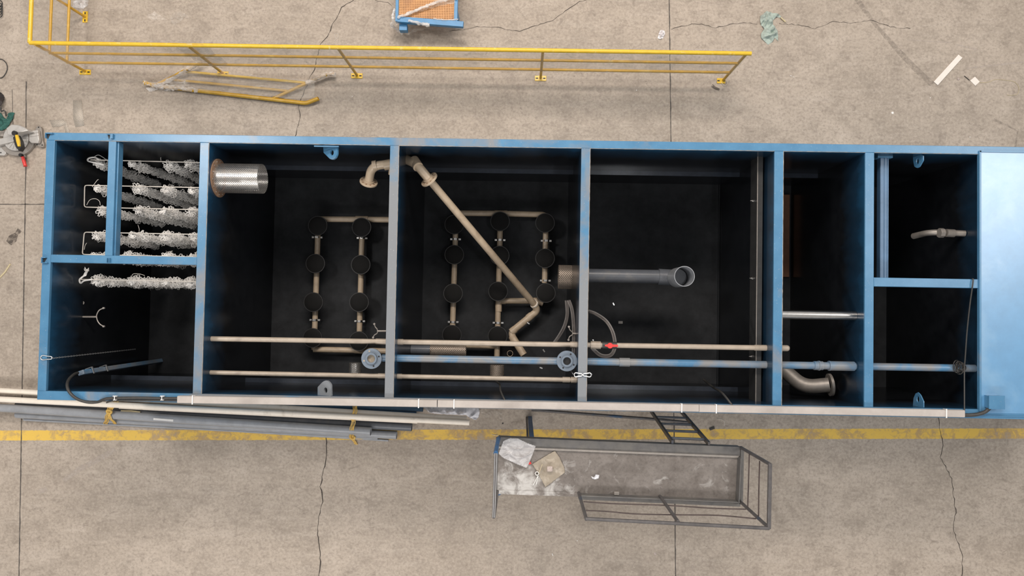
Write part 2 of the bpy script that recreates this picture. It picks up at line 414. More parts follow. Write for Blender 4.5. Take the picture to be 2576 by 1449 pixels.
        if bevel:
            b = o.modifiers.new('bevel', 'BEVEL'); b.width = bevel; b.segments = 2; b.limit_method = 'ANGLE'; b.angle_limit = R(50)
        return o
def tag(o, label=None, cat=None, group=None, kind=None):
    if label: o['label'] = label
    if cat: o['category'] = cat
    if group: o['group'] = group
    if kind: o['kind'] = kind
    return o
def thing(name, label, cat, loc=(0, 0, 0), group=None):
    o = bpy.data.objects.new(name, None); o.empty_display_size = .1; C.objects.link(o); o.location = loc; ORG[o] = V(loc)
    return tag(o, label, cat, group)
def bend(pts, rad, n=6):
    """round the corners of a polyline"""
    pts = [V(p) for p in pts]; out = [pts[0]]
    for i in range(1, len(pts)-1):
        a, b, c = pts[i-1], pts[i], pts[i+1]
        d1 = (a-b); d2 = (c-b); r = min(rad, d1.length*.48, d2.length*.48)
        p, q = b+d1.normalized()*r, b+d2.normalized()*r
        for k in range(n+1):
            t = k/n; out.append(p*(1-t)**2+b*2*t*(1-t)+q*t*t)
    out.append(pts[-1]); return out
def spline(pts, n=8, closed=False):
    pts = [V(p) for p in pts]; out = []; m = len(pts)
    g = lambda i: pts[i % m] if closed else pts[max(0, min(m-1, i))]
    for i in range(m if closed else m-1):
        a, b, c, d = g(i-1), g(i), g(i+1), g(i+2)
        for k in range(n):
            t = k/n
            out.append(.5*((2*b)+(c-a)*t+(2*a-5*b+4*c-d)*t*t+(3*b-a-3*c+d)*t**3))
    if not closed: out.append(pts[-1])
    return out
def inpoly(x, y, poly):
    c = False; n = len(poly)
    for i in range(n):
        x1, y1 = poly[i]; x2, y2 = poly[i-1]
        if (y1 > y) != (y2 > y) and x < (x2-x1)*(y-y1)/(y2-y1)+x1: c = not c
    return c
def near(x, y, poly):
    best = None; n = len(poly)
    for i in range(n):
        a, b = Vector(poly[i-1][:2]), Vector(poly[i][:2]); d = b-a
        t = max(0, min(1, (Vector((x, y))-a).dot(d)/max(1e-12, d.length_squared))); q = a+d*t
        L = (q-Vector((x, y))).length
        if best is None or L < best[0]: best = (L, q)
    return best
def sheet(outline, z, cell, amp, freq, seed=0, edge=.5, thick=.002, ridge=True):
    """crumpled sheet inside an xy outline lying at height z"""
    poly = [(p[0], p[1]) for p in outline]
    xs = [p[0] for p in poly]; ys = [p[1] for p in poly]
    nx = int((max(xs)-min(xs))/cell)+2; ny = int((max(ys)-min(ys))/cell)+2
    m = MB(); idx = {}; fs = []
    def vid(i, j):
        if (i, j) not in idx:
            x = min(xs)+(i-.5)*cell; y = min(ys)+(j-.5)*cell
            ins = inpoly(x, y, poly); L, q = near(x, y, poly)
            if not ins: x, y = q
            e = min(1, (0 if not ins else L)/(cell*6)); e = edge+(1-edge)*e
            p = Vector((x*freq, y*freq, seed*3.7)); w = noise.noise_vector(p*.7)*.6
            h = noise.noise(p+w); h2 = noise.noise((p+w)*2.3+Vector((5, 5, 5)))
            h = (1-abs(h)*2.2) if ridge else (h*.5+.5)
            hh = max(0, h*.7+h2*.35)*amp*e
            idx[(i, j)] = len(m.v); m.v.append(V(x, y, z+thick+hh))
        return idx[(i, j)]
    for i in range(nx):
        for j in range(ny):
            cx = min(xs)+i*cell; cy = min(ys)+j*cell
            if inpoly(cx, cy, poly): m.f.append([vid(i, j), vid(i+1, j), vid(i+1, j+1), vid(i, j+1)])
    return m
def solid(o, t=.002):
    s = o.modifiers.new('thickness', 'SOLIDIFY'); s.thickness = t; s.offset = -1; return o
def ribbon(pts, w, z, jag=0, seed=1):
    """flat strip on the floor with ragged width"""
    r = random.Random(seed); m = MB(); L = []; Rr = []
    for i, p in enumerate(pts):
        a = pts[max(0, i-1)]; b = pts[min(len(pts)-1, i+1)]; d = (b-a); d.z = 0; d.normalize(); n = V(-d.y, d.x, 0)
        ww = w*(1+r.uniform(-jag, jag))/2
        L.append(V(p.x, p.y, z)+n*ww); Rr.append(V(p.x, p.y, z)-n*ww)
    vs = L+Rr; n = len(pts)
    m.add(vs, [(i, n+i, n+i+1, i+1) for i in range(n-1)]); return m
def pxs(l, z=0): return [P(x, y, z) for x, y in l]
def jagged(pts, step=.045, amp=.012, seed=3):
    r = random.Random(seed); out = []
    for a, b in zip(pts, pts[1:]):
        n = max(1, int((b-a).length/step)); d = (b-a).normalized(); nn = V(-d.y, d.x, 0)
        for k in range(n): out.append(a.lerp(b, k/n)+nn*r.uniform(-amp, amp))
    out.append(pts[-1]); return out
def copy_tree(o, loc=None, rotz=None, label=None):
    r = o.copy(); C.objects.link(r)
    if loc is not None: r.location = loc
    if rotz is not None: r.rotation_euler = (0, 0, rotz)
    if label: r['label'] = label
    for ch in list(o.children):
        c = ch.copy(); C.objects.link(c); c.parent = r
        for g in ch.children:
            d = g.copy(); C.objects.link(d); d.parent = c
    return r
# ================================================================== FLOOR
fl = MB().box((-16, -12, -.05), (16, 13, 0)).build('floor', 'concrete', smooth=0); tag(fl, kind='structure')
def onfloor(name, pts, w, mat, jag=0, seed=1, z=.0012, jit=0, step=.045):
    pts = pxs(pts)
    if jit: pts = jagged(pts, step, jit, seed)
    return tag(ribbon(pts, w, z, jag, seed).build(name, mat, fl, smooth=0), kind='structure')
onfloor('floor_joint', [(1683, -40), (1688, 355), (1700, 1500)], .014, 'joint', .35, 1, jit=.002, step=.08)
onfloor('floor_joint', [(66, 205), (65, 420), (59, 780), (47, 1500)], .014, 'joint', .35, 2, jit=.002, step=.08)
onfloor('floor_joint', [(-40, 514), (122, 514)], .012, 'joint', .35, 3, jit=.002, step=.08)
onfloor('floor_joint', [(31, 225), (33, 330)], .010, 'joint', .35, 4, jit=.002, step=.08)
cr = [([(895, -6), (888, 2), (858, 18), (851, 40), (832, 68), (829, 84), (806, 112), (790, 175), (778, 200), (752, 262), (755, 300), (742, 345)], .009),
      ([(820, 1096), (822, 1146), (813, 1190), (806, 1224), (812, 1262), (803, 1300), (799, 1345), (806, 1396), (802, 1460)], .012),
      ([(2360, 1048), (2372, 1120), (2366, 1150), (2394, 1204), (2404, 1290), (2398, 1330), (2422, 1400), (2418, 1460)], .009),
      ([(1130, 78), (1155, 76), (1200, 67), (1245, 68), (1290, 76), (1307, 80), (1345, 66), (1390, 52), (1408, 37), (1436, 20), (1458, 4), (1500, -6)], .007),
      ([(1688, 73), (1740, 61), (1765, 61), (1800, 70), (1845, 60), (1880, 57), (1905, 61)], .007),
      ([(1960, 60), (2000, 62), (2050, 72), (2095, 55), (2140, 58), (2190, 51), (2240, 68), (2290, 72)], .0055),
      ([(936, -4), (950, 3), (975, 6), (985, 14)], .006), ([(2530, 905), (2536, 912)], .004)]
for i, (pts, w) in enumerate(cr): onfloor('floor_crack', pts, w, 'crack', .6, 10+i, jit=.009)
onfloor('floor_scrape', [(2284, 100), (2340, 104), (2390, 107)], .022, 'scuff', .5, 31)
onfloor('floor_scrape', [(2405, 112), (2430, 118), (2460, 125)], .035, 'scuff', .5, 32)
onfloor('floor_scrape', [(2430, 172), (2500, 164), (2576, 156)], .02, 'scuff', .5, 33)
onfloor('floor_scrape', [(1345, 1332), (1383, 1333)], .008, 'scuff', .5, 34)
onfloor('floor_scrape', [(160, 1210), (200, 1180), (240, 1160), (290, 1130)], .06, 'scuff', .5, 35)
onfloor('floor_scrape', [(95, 1238), (108, 1233), (118, 1232)], .06, 'scuff', .3, 36)
onfloor('tyre_mark', [(2150, -10), (2200, 60), (2262, 130), (2300, 170), (2345, 212)], .07, 'tyre', .3, 37)
onfloor('floor_stain', [(22, 612), (32, 600), (42, 588), (50, 578)], .10, 'stain', .5, 40)
onfloor('floor_stain', [(1790, 215), (1800, 222), (1810, 226)], .06, 'stain', .6, 41)
onfloor('floor_stain', [(2535, 500), (2560, 330), (2500, 300)], .05, 'tyre', .6, 42)

# ================================================================== TANK
ZT = 2.2; T = thing('treatment_tank', 'long open-topped blue steel water treatment tank with six compartments', 'tank')
XW, XE, YN, YS = -5.43, 7.6, 1.888, -1.143
xin, yn, ys = -5.333, 1.80, -1.043
XD = 5.092
MB().box((XW+.012, YS+.012, 0.0), (XE, YN-.012, .05)).build('tank_floor', 'floorcoat', T)
for nm, a, b, la, lb in (('side_wall', (XW+.01, YN-.02, .05), (XE, YN-.008, 2.1), (XW+.022, YN-.03, .05), (XE, YN-.0202, 2.1)),
                 ('side_wall', (XW+.01, YS+.008, .05), (XE, YS+.02, 2.1), (XW+.022, YS+.0202, .05), (XE, YS+.03, 2.1)),
                 ('end_wall', (XW+.008, YS+.02, .05), (XW+.02, YN-.02, 2.1), (XW+.0202, YS+.03, .05), (XW+.03, YN-.03, 2.1)),
                 ('end_wall', (XE-.012, YS+.02, .05), (XE, YN-.02, 2.1), (XE-.022, YS+.03, .05), (XE-.0122, YN-.03, 2.1))):
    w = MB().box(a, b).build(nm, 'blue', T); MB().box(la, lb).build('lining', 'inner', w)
# inner skins flush with the rim beam
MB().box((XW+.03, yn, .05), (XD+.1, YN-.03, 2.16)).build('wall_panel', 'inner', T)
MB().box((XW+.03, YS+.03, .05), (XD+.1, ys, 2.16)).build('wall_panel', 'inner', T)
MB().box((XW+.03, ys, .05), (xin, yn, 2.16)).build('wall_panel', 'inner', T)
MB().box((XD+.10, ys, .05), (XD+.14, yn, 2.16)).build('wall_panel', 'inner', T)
def rim(a, b, nm='rim_beam'): return MB().box(a, b).build(nm, 'blue', T, bevel=.004)
rim((XW, yn, 2.16), (XE, YN, ZT)); rim((XW, YS, 2.16), (XE, ys, ZT))
rim((XW, ys, 2.16), (xin, yn, ZT))
PX = [-3.62, -1.4575, .703, 2.870, 3.8825]
for x in PX:
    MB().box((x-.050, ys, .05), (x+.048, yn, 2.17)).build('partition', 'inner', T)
    rim((x-.051, ys, 2.17), (x+.049, yn, ZT-.003), 'partition_beam')
# rough weld beads along the inner rim edge
def bead(p0, p1, seed):
    m = MB(); r = random.Random(seed); L = (p1-p0).length; n = int(L/.03); pts = []; rs = []
    for i in range(n+1):
        pts.append(p0.lerp(p1, i/n)+V(0, 0, r.uniform(-.002, .002))); rs.append(r.uniform(.003, .0055))
    m.tube(pts, rs, 6); m.build('weld_bead', 'alu_dull', T)
edges = [xin]+sum([[x-.051, x+.049] for x in PX], [])+[XD]
for k in range(1, 12, 2):
    bead(V(edges[k-1], yn, ZT-.004), V(edges[k], yn, ZT-.004), k)
for k in range(4):
    x = edges[2*k+2]; bead(V(x, ys, ZT-.006), V(x, yn, ZT-.006), 20+k)
# west compartment cross beams
yb = P(300, 653, ZT).y; xb = P(279.5, 500, ZT).x
rim((xin, yb-.045, 2.1), (PX[0]-.051, yb+.045, ZT-.002), 'cross_beam')
rim((xb-.052, yb+.045, 2.08), (xb+.034, yn, ZT-.002), 'cross_beam')
rim((xb+.034, yb+.045, 2.08), (xb+.052, yn, ZT-.03), 'cross_beam_lip')
# east compartment cross beam and lower spanning bar
y6 = P(2330, 711, ZT).y; x6 = P(2225, 540, 2.02).x
rim((PX[4]+.049, y6-.052, 2.1), (XD, y6+.048, ZT-.002), 'cross_beam')
MB().box((x6-.048, y6+.04, 1.94), (x6+.048, yn, 2.02)).box((x6-.006, y6+.04, 2.02), (x6+.004, yn, 2.026)).box((x6+.028, y6+.04, 2.02), (x6+.040, yn, 2.026)).build('hanging_bar', 'barblue', T, bevel=.012)
MB().box((x6-.085, yn-.02, 1.93), (x6+.085, yn+.001, 2.035)).build('bar_end_plate', 'blue', T)
# corner pockets where the rim channels stay open
def pocket(cx, cy, sx, sy, nm='rim_tab'):
    p = P(cx, cy, ZT); MB().box((p.x-sx/2, p.y-sy/2, ZT-.002), (p.x+sx/2, p.y+sy/2, ZT+.03)).build(nm, 'blue', T)
pocket(127, 336.5, .078, .010); pocket(118, 342, .006, .06); pocket(284, 344, .030, .052); pocket(276, 339, .045, .008)
pocket(113, 648.5, .05, .008); pocket(108.5, 655, .006, .055); pocket(115, 661.5, .07, .006); pocket(272, 655, .005, .05); pocket(278, 655, .005, .05)
for x, y, sx, sy in ((121, 343, .03, .035), (274.5, 344, .02, .035), (111, 655, .035, .03)):
    p = P(x, y, ZT); MB().prism([(p.x-sx, p.y+sy), (p.x+sx, p.y+sy), (p.x, p.y-sy)], ZT-.001, ZT+.0015).build('pocket_shade', 'rubber', T)  # flat dark triangles painted in as the shade of the open pockets
# closed deck at the east end
dk = MB().box((XD, ys-.04, 2.165), (XE, yn+.025, ZT+.004)).build('deck_plate', 'deckblue', T, bevel=.004)
MB().box((XD-.004, ys-.02, ZT-.02), (XD+.016, yn+.035, ZT+.016)).box((XD, yn+.020, ZT-.002), (XE, yn+.036, ZT+.016)).build('deck_edge_strip', 'blue', T)
MB().box((P(2450, 1040, ZT).x, YS+.025, ZT), (XE, YS+.033, ZT+.012)).build('deck_edge_strip', 'blue', T)
jb = P(2502, 1011, 2.26); m = MB().box((jb.x-.075, jb.y-.07, ZT), (jb.x+.085, jb.y+.068, 2.29)); m.build('junction_box', 'blue', T, bevel=.006)
MB().box((jb.x-.083, jb.y-.075, 2.286), (jb.x+.09, jb.y+.073, 2.294)).build('junction_box_lid', 'blue', T)
# long stiffeners on the side walls
for y0, y1 in ((yn-.057, yn), (ys, ys+.057)):
    for k in range(4):
        a = PX[k-1]+.048 if k else xin; b = PX[k]-.05
        if k == 0 and y0 > 0: continue
        MB().box((a, y0, .93), (b, y1, .95)).build('wall_stiffener', 'ledge', T)
MB().box((PX[3]+.05, yn-.057, .93), (PX[4]-.05, yn, .95)).build('wall_stiffener', 'ledge', T)
# weir channel in the fourth chamber
xc = P(1903.5, 700, 1.9).x
wc = MB().box((xc, ys, 1.66), (xc+.062, yn, 1.9)).build('weir_channel', 'darksteel', T)
MB().box((xc-.004, ys, 1.895), (xc+.004, yn, 1.906)).build('channel_edge', 'alu_dull', T)
for py in (505, 700, 897):
    p = P(1890, py, 1.74); MB().disc((xc+.001, p.y, 1.74), (-1, 0, 0), .014, .010, 6).disc((xc-.009, p.y, 1.74), (-1, 0, 0), .007, .02, 10).build('bolt', 'steel', T)
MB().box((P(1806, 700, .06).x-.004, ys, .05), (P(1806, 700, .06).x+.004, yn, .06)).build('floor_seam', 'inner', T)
def lug(poly, hc, hr, z0, xref, k):
    zf = lambda x: z0-(xref-x)*k
    pts = [P(x, y, zf(x)) for x, y in poly]; h = P(hc[0], hc[1], zf(hc[0])); th = V(.010, 0, 0) if k > .005 else V(.012, 0, -.018)
    n = 32; inner = []; outer = []
    for i in range(n):
        a = 2*PI*i/n; dx, dy = math.cos(a), math.sin(a)
        inner.append(P(hc[0]+dx*hr[0], hc[1]+dy*hr[1], zf(hc[0]+dx*hr[0])))
        best = 1e9
        for j in range(len(poly)):
            (x1, y1), (x2, y2) = poly[j-1], poly[j]; ex, ey = x2-x1, y2-y1; den = dx*ey-dy*ex
            if abs(den) < 1e-9: continue
            t = ((x1-hc[0])*ey-(y1-hc[1])*ex)/den; u = ((x1-hc[0])*dy-(y1-hc[1])*dx)/den
            if t > 0 and -1e-6 <= u <= 1+1e-6: best = min(best, t)
        x, y = hc[0]+dx*best, hc[1]+dy*best; outer.append(P(x, y, zf(x)))
    vs = inner+outer+[v+th for v in inner]+[v+th for v in outer]; fs = []
    for i in range(n):
        j = (i+1) % n
        fs += [(i, j, n+j, n+i), (2*n+i, 3*n+i, 3*n+j, 2*n+j), (n+i, n+j, 3*n+j, 3*n+i), (i, 2*n+i, 2*n+j, j)]
    MB().add(vs, fs).build('lifting_lug', 'blue', T)
lug([(813, 368), (848, 369), (848, 388), (844, 397), (837, 402), (830, 400), (822, 392), (814, 384)], (835, 384), (4.5, 7), 2.17, 848, .003)
lug([(799, 997), (799, 974), (809, 963), (817, 957), (825, 958), (832, 967), (833, 997)], (819, 982), (4.5, 7), 2.17, 833, .003)
lug([(2296, 386), (2322, 390), (2322, 404), (2313, 420), (2307, 423), (2300, 419), (2297, 404)], (2308, 406), (3, 8), 2.17, 2324, .007)
lug([(2296, 1026), (2298, 1002), (2303, 990), (2309, 987), (2315, 993), (2323, 1010), (2323, 1026)], (2309, 1004), (3, 8), 2.17, 2324, .007)
for (x0, x1, y) in ((790, 852, 367.5), (778, 838, 999)):
    a, b = P(x0, y, ZT), P(x1, y+1, ZT); MB().box((a.x, a.y-.006, ZT-.02), (b.x, a.y+.006, ZT+.002)).build('lug_base', 'blue', T)

# ================================================================== PIPES IN THE TANK
def pipe(name, pts, r, mat, label, cat='pipe', hollow=0, collars=(), cmat=None, group=None, seg=16, rad=None):
    root = thing(name, label, cat, V(pts[0]), group)
    pp = bend(pts, rad or r*1.6) if len(pts) > 2 else pts
    MB().tube(pp, r, seg, hollow=hollow).build('pipe_run', mat, root)
    for (a, b, rr) in collars:
        MB().tube([a, b], rr, seg).build('coupling', cmat or mat, root)
    return root
# blue delivery line crossing five chambers
zb = 1.98
a, b = P(962, 900.5, zb), P(2444, 926.5, zb); b.x = XD+.098
bp = thing('delivery_pipe', 'long blue plastic pipe running lengthwise through the chamber walls', 'pipe', a)
MB().tube([a, b], .042, 20).build('pipe_run', 'bluepipe', bp)
def along(a, b, px):
    best = min((abs(((a.lerp(b, t/400)).x)-P(px, 900, a.z).x), t) for t in range(401))[1]; return a.lerp(b, best/400)
for x0, x1, rr in ((1558, 1583, .050), (2047, 2058, .050), (2057, 2062, .056), (2062, 2069, .050), (2084, 2090, .057), (2088, 2147, .054)):
    MB().tube([along(a, b, x0), along(a, b, x1)], rr, 20).build('coupling', 'bluepipe', bp)
def up_flange(px, py, zt, rot, holes):
    c = P(px, py, zt); q = along(a, b, px) if px > 1000 else a+V(0, 0, 0)
    base = V(c.x, c.y, zb) if px > 1000 else V(c.x, c.y, zb)
    # flange plate with four bolt holes
    ro, ri, hr, hc = .117, .046, .0105, .088; n = 64; mb = MB(); 
    ring = MB().ring(c, (0, 0, 1), ro, ri, .024, 48); fo = ring.build('flange', 'flange_blue', bp, bevel=.002)
    MB().ring(c+V(0, 0, .022), (0, 0, 1), .066, .044, .03, 36).build('pipe_socket', 'flange_blue', fo, bevel=.003)
    MB().tube([c-V(0, 0, .012), V(c.x, c.y, zb-.03)], .05, 24).build('riser', 'flange_blue', bp)
    MB().ring(c-V(0, 0, .01), (0, 0, 1), .045, .040, .03, 24).disc(c-V(0, 0, .013), (0, 0, 1), .04, .006).build('bore', 'rubber' if px > 1000 else 'kraft', fo)
    for k in range(4):
        an = rot+k*PI/2; p = c+V(math.cos(an)*hc, math.sin(an)*hc, .0122)
        MB().disc(p, (0, 0, 1), hr, .0008, 16).build('bolt_hole', 'rubber' if holes[k] else 'beige', fo)
up_flange(935, 902, 2.06, R(17), (1, 0, 0, 1)); up_flange(1426, 908, 2.06, R(-28), (1, 1, 1, 1))
# beige lines
zc = 1.98
a1, b1 = P(521, 852, zc), P(1982, 876, zc); a1.x = -3.572
p1 = thing('air_pipe', 'beige pipe with red-handled valve, upper of the two long parallel ones', 'pipe', a1)
MB().tube([a1, b1], .0295, 18).build('pipe_run', 'beige', p1)
MB().disc(b1-V(.012, 0, 0), (1, 0, 0), .03, .03, 18, [(.035, -.06), (.035, 0), (.032, .014), (.022, .026), (.008, .031)]).build('end_cap', 'beige', p1)
sel = lambda px: along(a1, b1, px)
for x0, x1, rr in ((943, 975, .034), (1000, 1012, .034), (1433, 1456, .036), (1484, 1512, .044), (1899, 1975, .0335)):
    MB().tube([sel(x0), sel(x1)], rr, 18).build('coupling', 'beige', p1)
vb = MB().tube([sel(1514), sel(1552)], .040, 20).build('valve_body', 'cable', p1)
hc = sel(1534)+V(0, 0, .055)
m = MB().disc(hc, (0, 0, 1), .032, .018, 24).prism([(hc.x-.058, hc.y+.009), (hc.x-.03, hc.y+.014), (hc.x+.03, hc.y+.014), (hc.x+.088, hc.y+.012), (hc.x+.092, hc.y-.004), (hc.x+.085, hc.y-.013), (hc.x+.03, hc.y-.015), (hc.x-.03, hc.y-.014), (hc.x-.058, hc.y-.008)], hc.z, hc.z+.014)
m.tube([hc-V(0, 0, .03), hc], .014, 12); m.build('valve_handle', 'red', p1, bevel=.002)
a2, b2 = P(518, 937, zc), P(1454, 956, zc); a2.x = -3.572; b2.x = .653
p2 = thing('air_pipe', 'plain beige pipe beside the tank rim, lower of the two long parallel ones', 'pipe', a2)
MB().tube([a2, b2], .027, 18).build('pipe_run', 'beige', p2)
for x0, x1, rr in ((953, 972, .031), (1000, 1012, .031), (1415, 1434, .034), (1436, 1456, .036)):
    MB().tube([along(a2, b2, x0), along(a2, b2, x1)], rr, 18).build('coupling', 'beige', p2)
# steel sleeve in the fifth chamber
q = P(1972, 791, 1.98)
s = MB().tube([V(PX[3]+.05, q.y, 1.98), V(PX[4]-.052, q.y, 1.98)], .052, 22).build('steel_pipe', 'steel'); tag(s, 'shiny steel pipe crossing the narrow fifth chamber', 'pipe')
# cream flanged bend, second chamber
def flange_disc(c, ax, ro, h, mat, parent, nh=8):
    f = MB().ring(c, ax, ro, .045, h, 40).build('flange', mat, parent, bevel=.003)
    z = V(ax).normalized(); x = V(0, 0, 1).cross(z).normalized(); y = z.cross(x)
    for k in range(nh):
        an = (k+.5)*2*PI/nh; p = c+(x*math.cos(an)+y*math.sin(an))*ro*.76-z*(h/2+.0006)
        MB().disc(p-z*.0006, z, .011, .0012, 12).build('bolt_hole', 'rust', f)
    MB().ring(c-z*(h*.9), z, .066, .045, h*.9, 28).build('flange_collar', mat, f)
    return f
e0 = P(1040, 399, 1.72); e0.x = PX[1]-.052
g0 = [V(PX[1]-.051, P(1005, 411, 1.78).y, 1.80), P(940, 424, 1.80), P(927, 440, 1.74), P(927.5, 458, 1.66)]
c1 = thing('drain_bend', 'cream plastic bend with flange in the second chamber, ending open', 'pipe', g0[0])
MB().tube(bend(g0[:1]+[P(935, 418, 1.80)]+g0[3:], .11, 10), .052, 20).build('pipe_run', 'cream', c1)
MB().tube([P(1012, 407, 1.80), P(966, 416, 1.80)], .061, 20).build('socket', 'cream', c1)
MB().tube([P(948, 415.5, 1.80), P(938, 417.5, 1.80)], .060, 20).build('socket', 'cream', c1)
MB().tube([P(990, 412, 1.80), P(982, 412, 1.80)+V(.02, -.12, -.05)], .05, 20).build('socket', 'cream', c1)
dr = (g0[3]-P(935, 418, 1.80)).normalized()
flange_disc(g0[3], dr, .108, .022, 'cream', c1, 10)
# cream flanged bend and long slanting drop pipe, third chamber
s0 = P(1080, 452, 1.72); s1 = P(1346, 768, .30); ax = (s1-s0).normalized()
top = V(PX[1]+.049, P(1040, 406, 1.80).y, 1.62)
c2 = thing('drop_pipe', 'cream pipe slanting down across the third chamber from a flanged bend', 'pipe', s0)
MB().tube(bend([V(PX[1]+.05, P(1038, 400, 1.8).y+.02, 1.66), P(1047, 412, 1.80), s0+ax*.01], .13, 10), .054, 20).build('bend', 'cream', c2)
MB().tube([P(1041, 403, 1.72), P(1052, 420, 1.80)], .062, 20).build('socket', 'cream', c2)
flange_disc(s0, ax, .112, .024, 'cream', c2, 10)
MB().tube([s0, s1], .046, 20).build('pipe_run', 'cream', c2)
MB().ring(s1-ax*.02, ax, .058, .046, .02, 24).build('joint_ring', 'cream_pale', c2)
lowr = [s1-ax*.02, P(1352, 782, .26), P(1283, 838, .24), P(1318, 893, .30)]
MB().tube(bend(lowr, .09, 8), .050, 18, hollow=.006).build('foot_pipe', 'cream', c2)
for u, v in (((1338, 793), (1328, 801)), ((1296, 828), (1286, 836)), ((1287, 845), (1294, 857))):
    MB().tube([P(u[0], u[1], .25), P(v[0], v[1], .25)], .055, 18).build('socket', 'cream', c2)

# diffuser grids
def grid(label, cols, headers, discs, clamps, extra=()):
    z = .21; g = thing('diffuser_grid', label, 'aeration grid', P(*cols[0][0], .05))
    for pts in cols: MB().tube([P(x, y, z) for x, y in pts], .040, 16).build('lateral_pipe', 'cream', g)
    for pts in headers: MB().tube(bend([P(x, y, z) for x, y in pts], .06), .041, 16).build('header_pipe', 'cream', g)
    for (x0, y0, x1, y1) in extra: MB().tube([P(x0, y0, z), P(x1, y1, z)], .047, 16).build('tee', 'cream', g)
    for (x, y) in discs:
        c = P(x, y, .31)
        d = MB().disc(c, (0, 0, 1), .13, .02, 36, [(.03, -.06), (.05, -.035), (.125, -.025), (.132, -.01), (.132, .012), (.118, .020), (.06, .026), (.02, .027)]).build('diffuser_disc', 'disc', g)
        MB().ring(c+V(0, 0, .006), (0, 0, 1), .136, .126, .02, 36).build('retaining_ring', 'rubber', d)
    for (x, y) in clamps:
        c = P(x, y, z)
        k = MB().ring(c, (0, 1, 0), .046, .041, .028, 24); k.box(c+V(-.075, -.012, -.004), c+V(-.043, .012, .004)).box(c+V(.043, -.012, -.004), c+V(.075, .012, .004)).box(c+V(-.02, -.014, .044), c+V(.02, .014, .048))
        cl = k.build('pipe_clamp', 'steel', g)
        for sx in (-.062, .062): MB().disc(c+V(sx, 0, .004), (0, 0, 1), .010, .012, 6).tube([c+V(sx, 0, -.15), c+V(sx, 0, .004)], .005, 8).build('clamp_bolt', 'steel', cl)
grid('cream aeration pipe grid with eight black discs on the second chamber floor', [[(801, 552), (790, 880)], [(912, 552), (903, 882)]],
     [[(800, 551), (1012, 553)], [(789, 879), (1010, 884)]], [(800, 568), (910, 572), (794, 663), (908, 666), (789, 760), (904, 760), (787, 850), (903, 858)],
     [(798, 597), (911, 599), (792, 805), (905, 808)], [(895, 551.5, 926, 552), (892, 881, 918, 882)])
grid('cream aeration pipe grid with eleven black discs on the third chamber floor', [[(1147, 545), (1137, 870)], [(1259, 540), (1250, 900)], [(1374, 545), (1370, 712)]],
     [[(1143, 536), (1260, 537), (1372, 540), (1378, 560)], [(1137, 868), (1250, 871)], [(1254, 775), (1256, 757), (1350, 757), (1366, 764)]],
     [(1143, 565), (1258, 557), (1371, 561), (1143, 641), (1257, 643), (1371, 650), (1140, 738), (1253, 733), (1373, 737), (1137, 842), (1252, 845)],
     [(1146, 602), (1258, 604), (1374, 606), (1372, 706), (1140, 810), (1253, 812)], [(1244, 537, 1276, 537.5), (1254, 764, 1254, 784), (1262, 757, 1272, 757), (1342, 757, 1352, 757)])
s = MB().tube([P(1283, 889, .12), P(1283, 889, .26)], .042, 16, hollow=.005).build('pipe_stub', 'cream'); tag(s, 'short upright cream pipe stub on the third chamber floor', 'pipe')

# perforated strainers
def strainer(name, label, c, ax, r, L, mat, fl=None, seg=40):
    ax = V(ax).normalized(); t = thing(name, label, 'strainer', c)
    MB().tube([c, c+ax*L*.5, c+ax*L], r, seg, uvm=True).build('perforated_drum', mat, t)
    if fl: MB().ring(c+ax*.006, ax, fl[0], r*.9, .012, 40).build('mounting_flange', fl[1], t, bevel=.002)
    if fl:
        z = ax; x = V(0, 0, 1).cross(z).normalized(); y = z.cross(x)
        for k in range(14):
            an = k*2*PI/14; p = c+z*.0125+(x*math.cos(an)+y*math.sin(an))*(r+.022)
            MB().disc(p, z, .008, .008, 6).build('bolt', 'alu_dull', t)
    return t
yst = P(600, 449, 1.92).y
strainer('drum_strainer', 'large bright perforated steel drum with rusty flange on the chamber wall', V(PX[0]+.049, yst, 1.92), (1, 0, 0), .172, .52, 'perf', (.225, 'rust'))
strainer('strainer_basket', 'short bright perforated basket beside the left blue flange', P(893, 941, 1.25), V(0, 1, 0), .075, .14, 'perf')
strainer('strainer_basket', 'lying perforated basket between beige and blue pipes in third chamber', V(PX[1]+.3, P(1120, 881, 1.0).y, 1.0), V(1, 0, 0), .07, .46, 'perf_dull')
s = MB().tube([V(PX[1]+.05, P(1120, 881, 1.0).y, 1.0), V(PX[1]+.3, P(1120, 881, 1.0).y, 1.0)], .06, 20).build('suction_pipe', 'darkgrey_pvc'); tag(s, 'dark pipe joining the lying basket to the third chamber wall', 'pipe')
strainer('strainer_basket', 'dull perforated basket below the blue pipe in the third chamber', P(1250, 944, 1.0), V(0, 1, 0), .09, .13, 'perf_dull')
yo = P(1440, 697, .95).y
strainer('strainer_basket', 'wide brown-tinted perforated basket on the left side of fourth chamber wall', V(PX[2]-.05, yo, .95), (-1, 0, 0), .155, .17, 'perf_dull', None)
# overflow pipe with upturned mouth, fourth chamber
yp = P(1580, 695, .95).y; tp = P(1722, 695, 1.55)
ov = thing('overflow_pipe', 'thick dark grey pipe with upturned open mouth in the fourth chamber', 'pipe', V(PX[2]+.05, yp, .95))
MB().tube([V(PX[2]+.05, yp, .95), V(tp.x-.12, yp, .95)], .090, 26).build('pipe_run', 'darkgrey_pvc', ov)
MB().tube(bend([V(tp.x-.20, yp, .95), V(tp.x, (yp+tp.y)/2, .95), V(tp.x, tp.y, 1.22)], .17, 8), .105, 28).build('elbow', 'darkgrey_pvc', ov)
MB().tube([V(tp.x, tp.y, 1.16), V(tp.x, tp.y, 1.55)], .124, 36, hollow=.007).build('mouth', 'grey_pvc', ov)
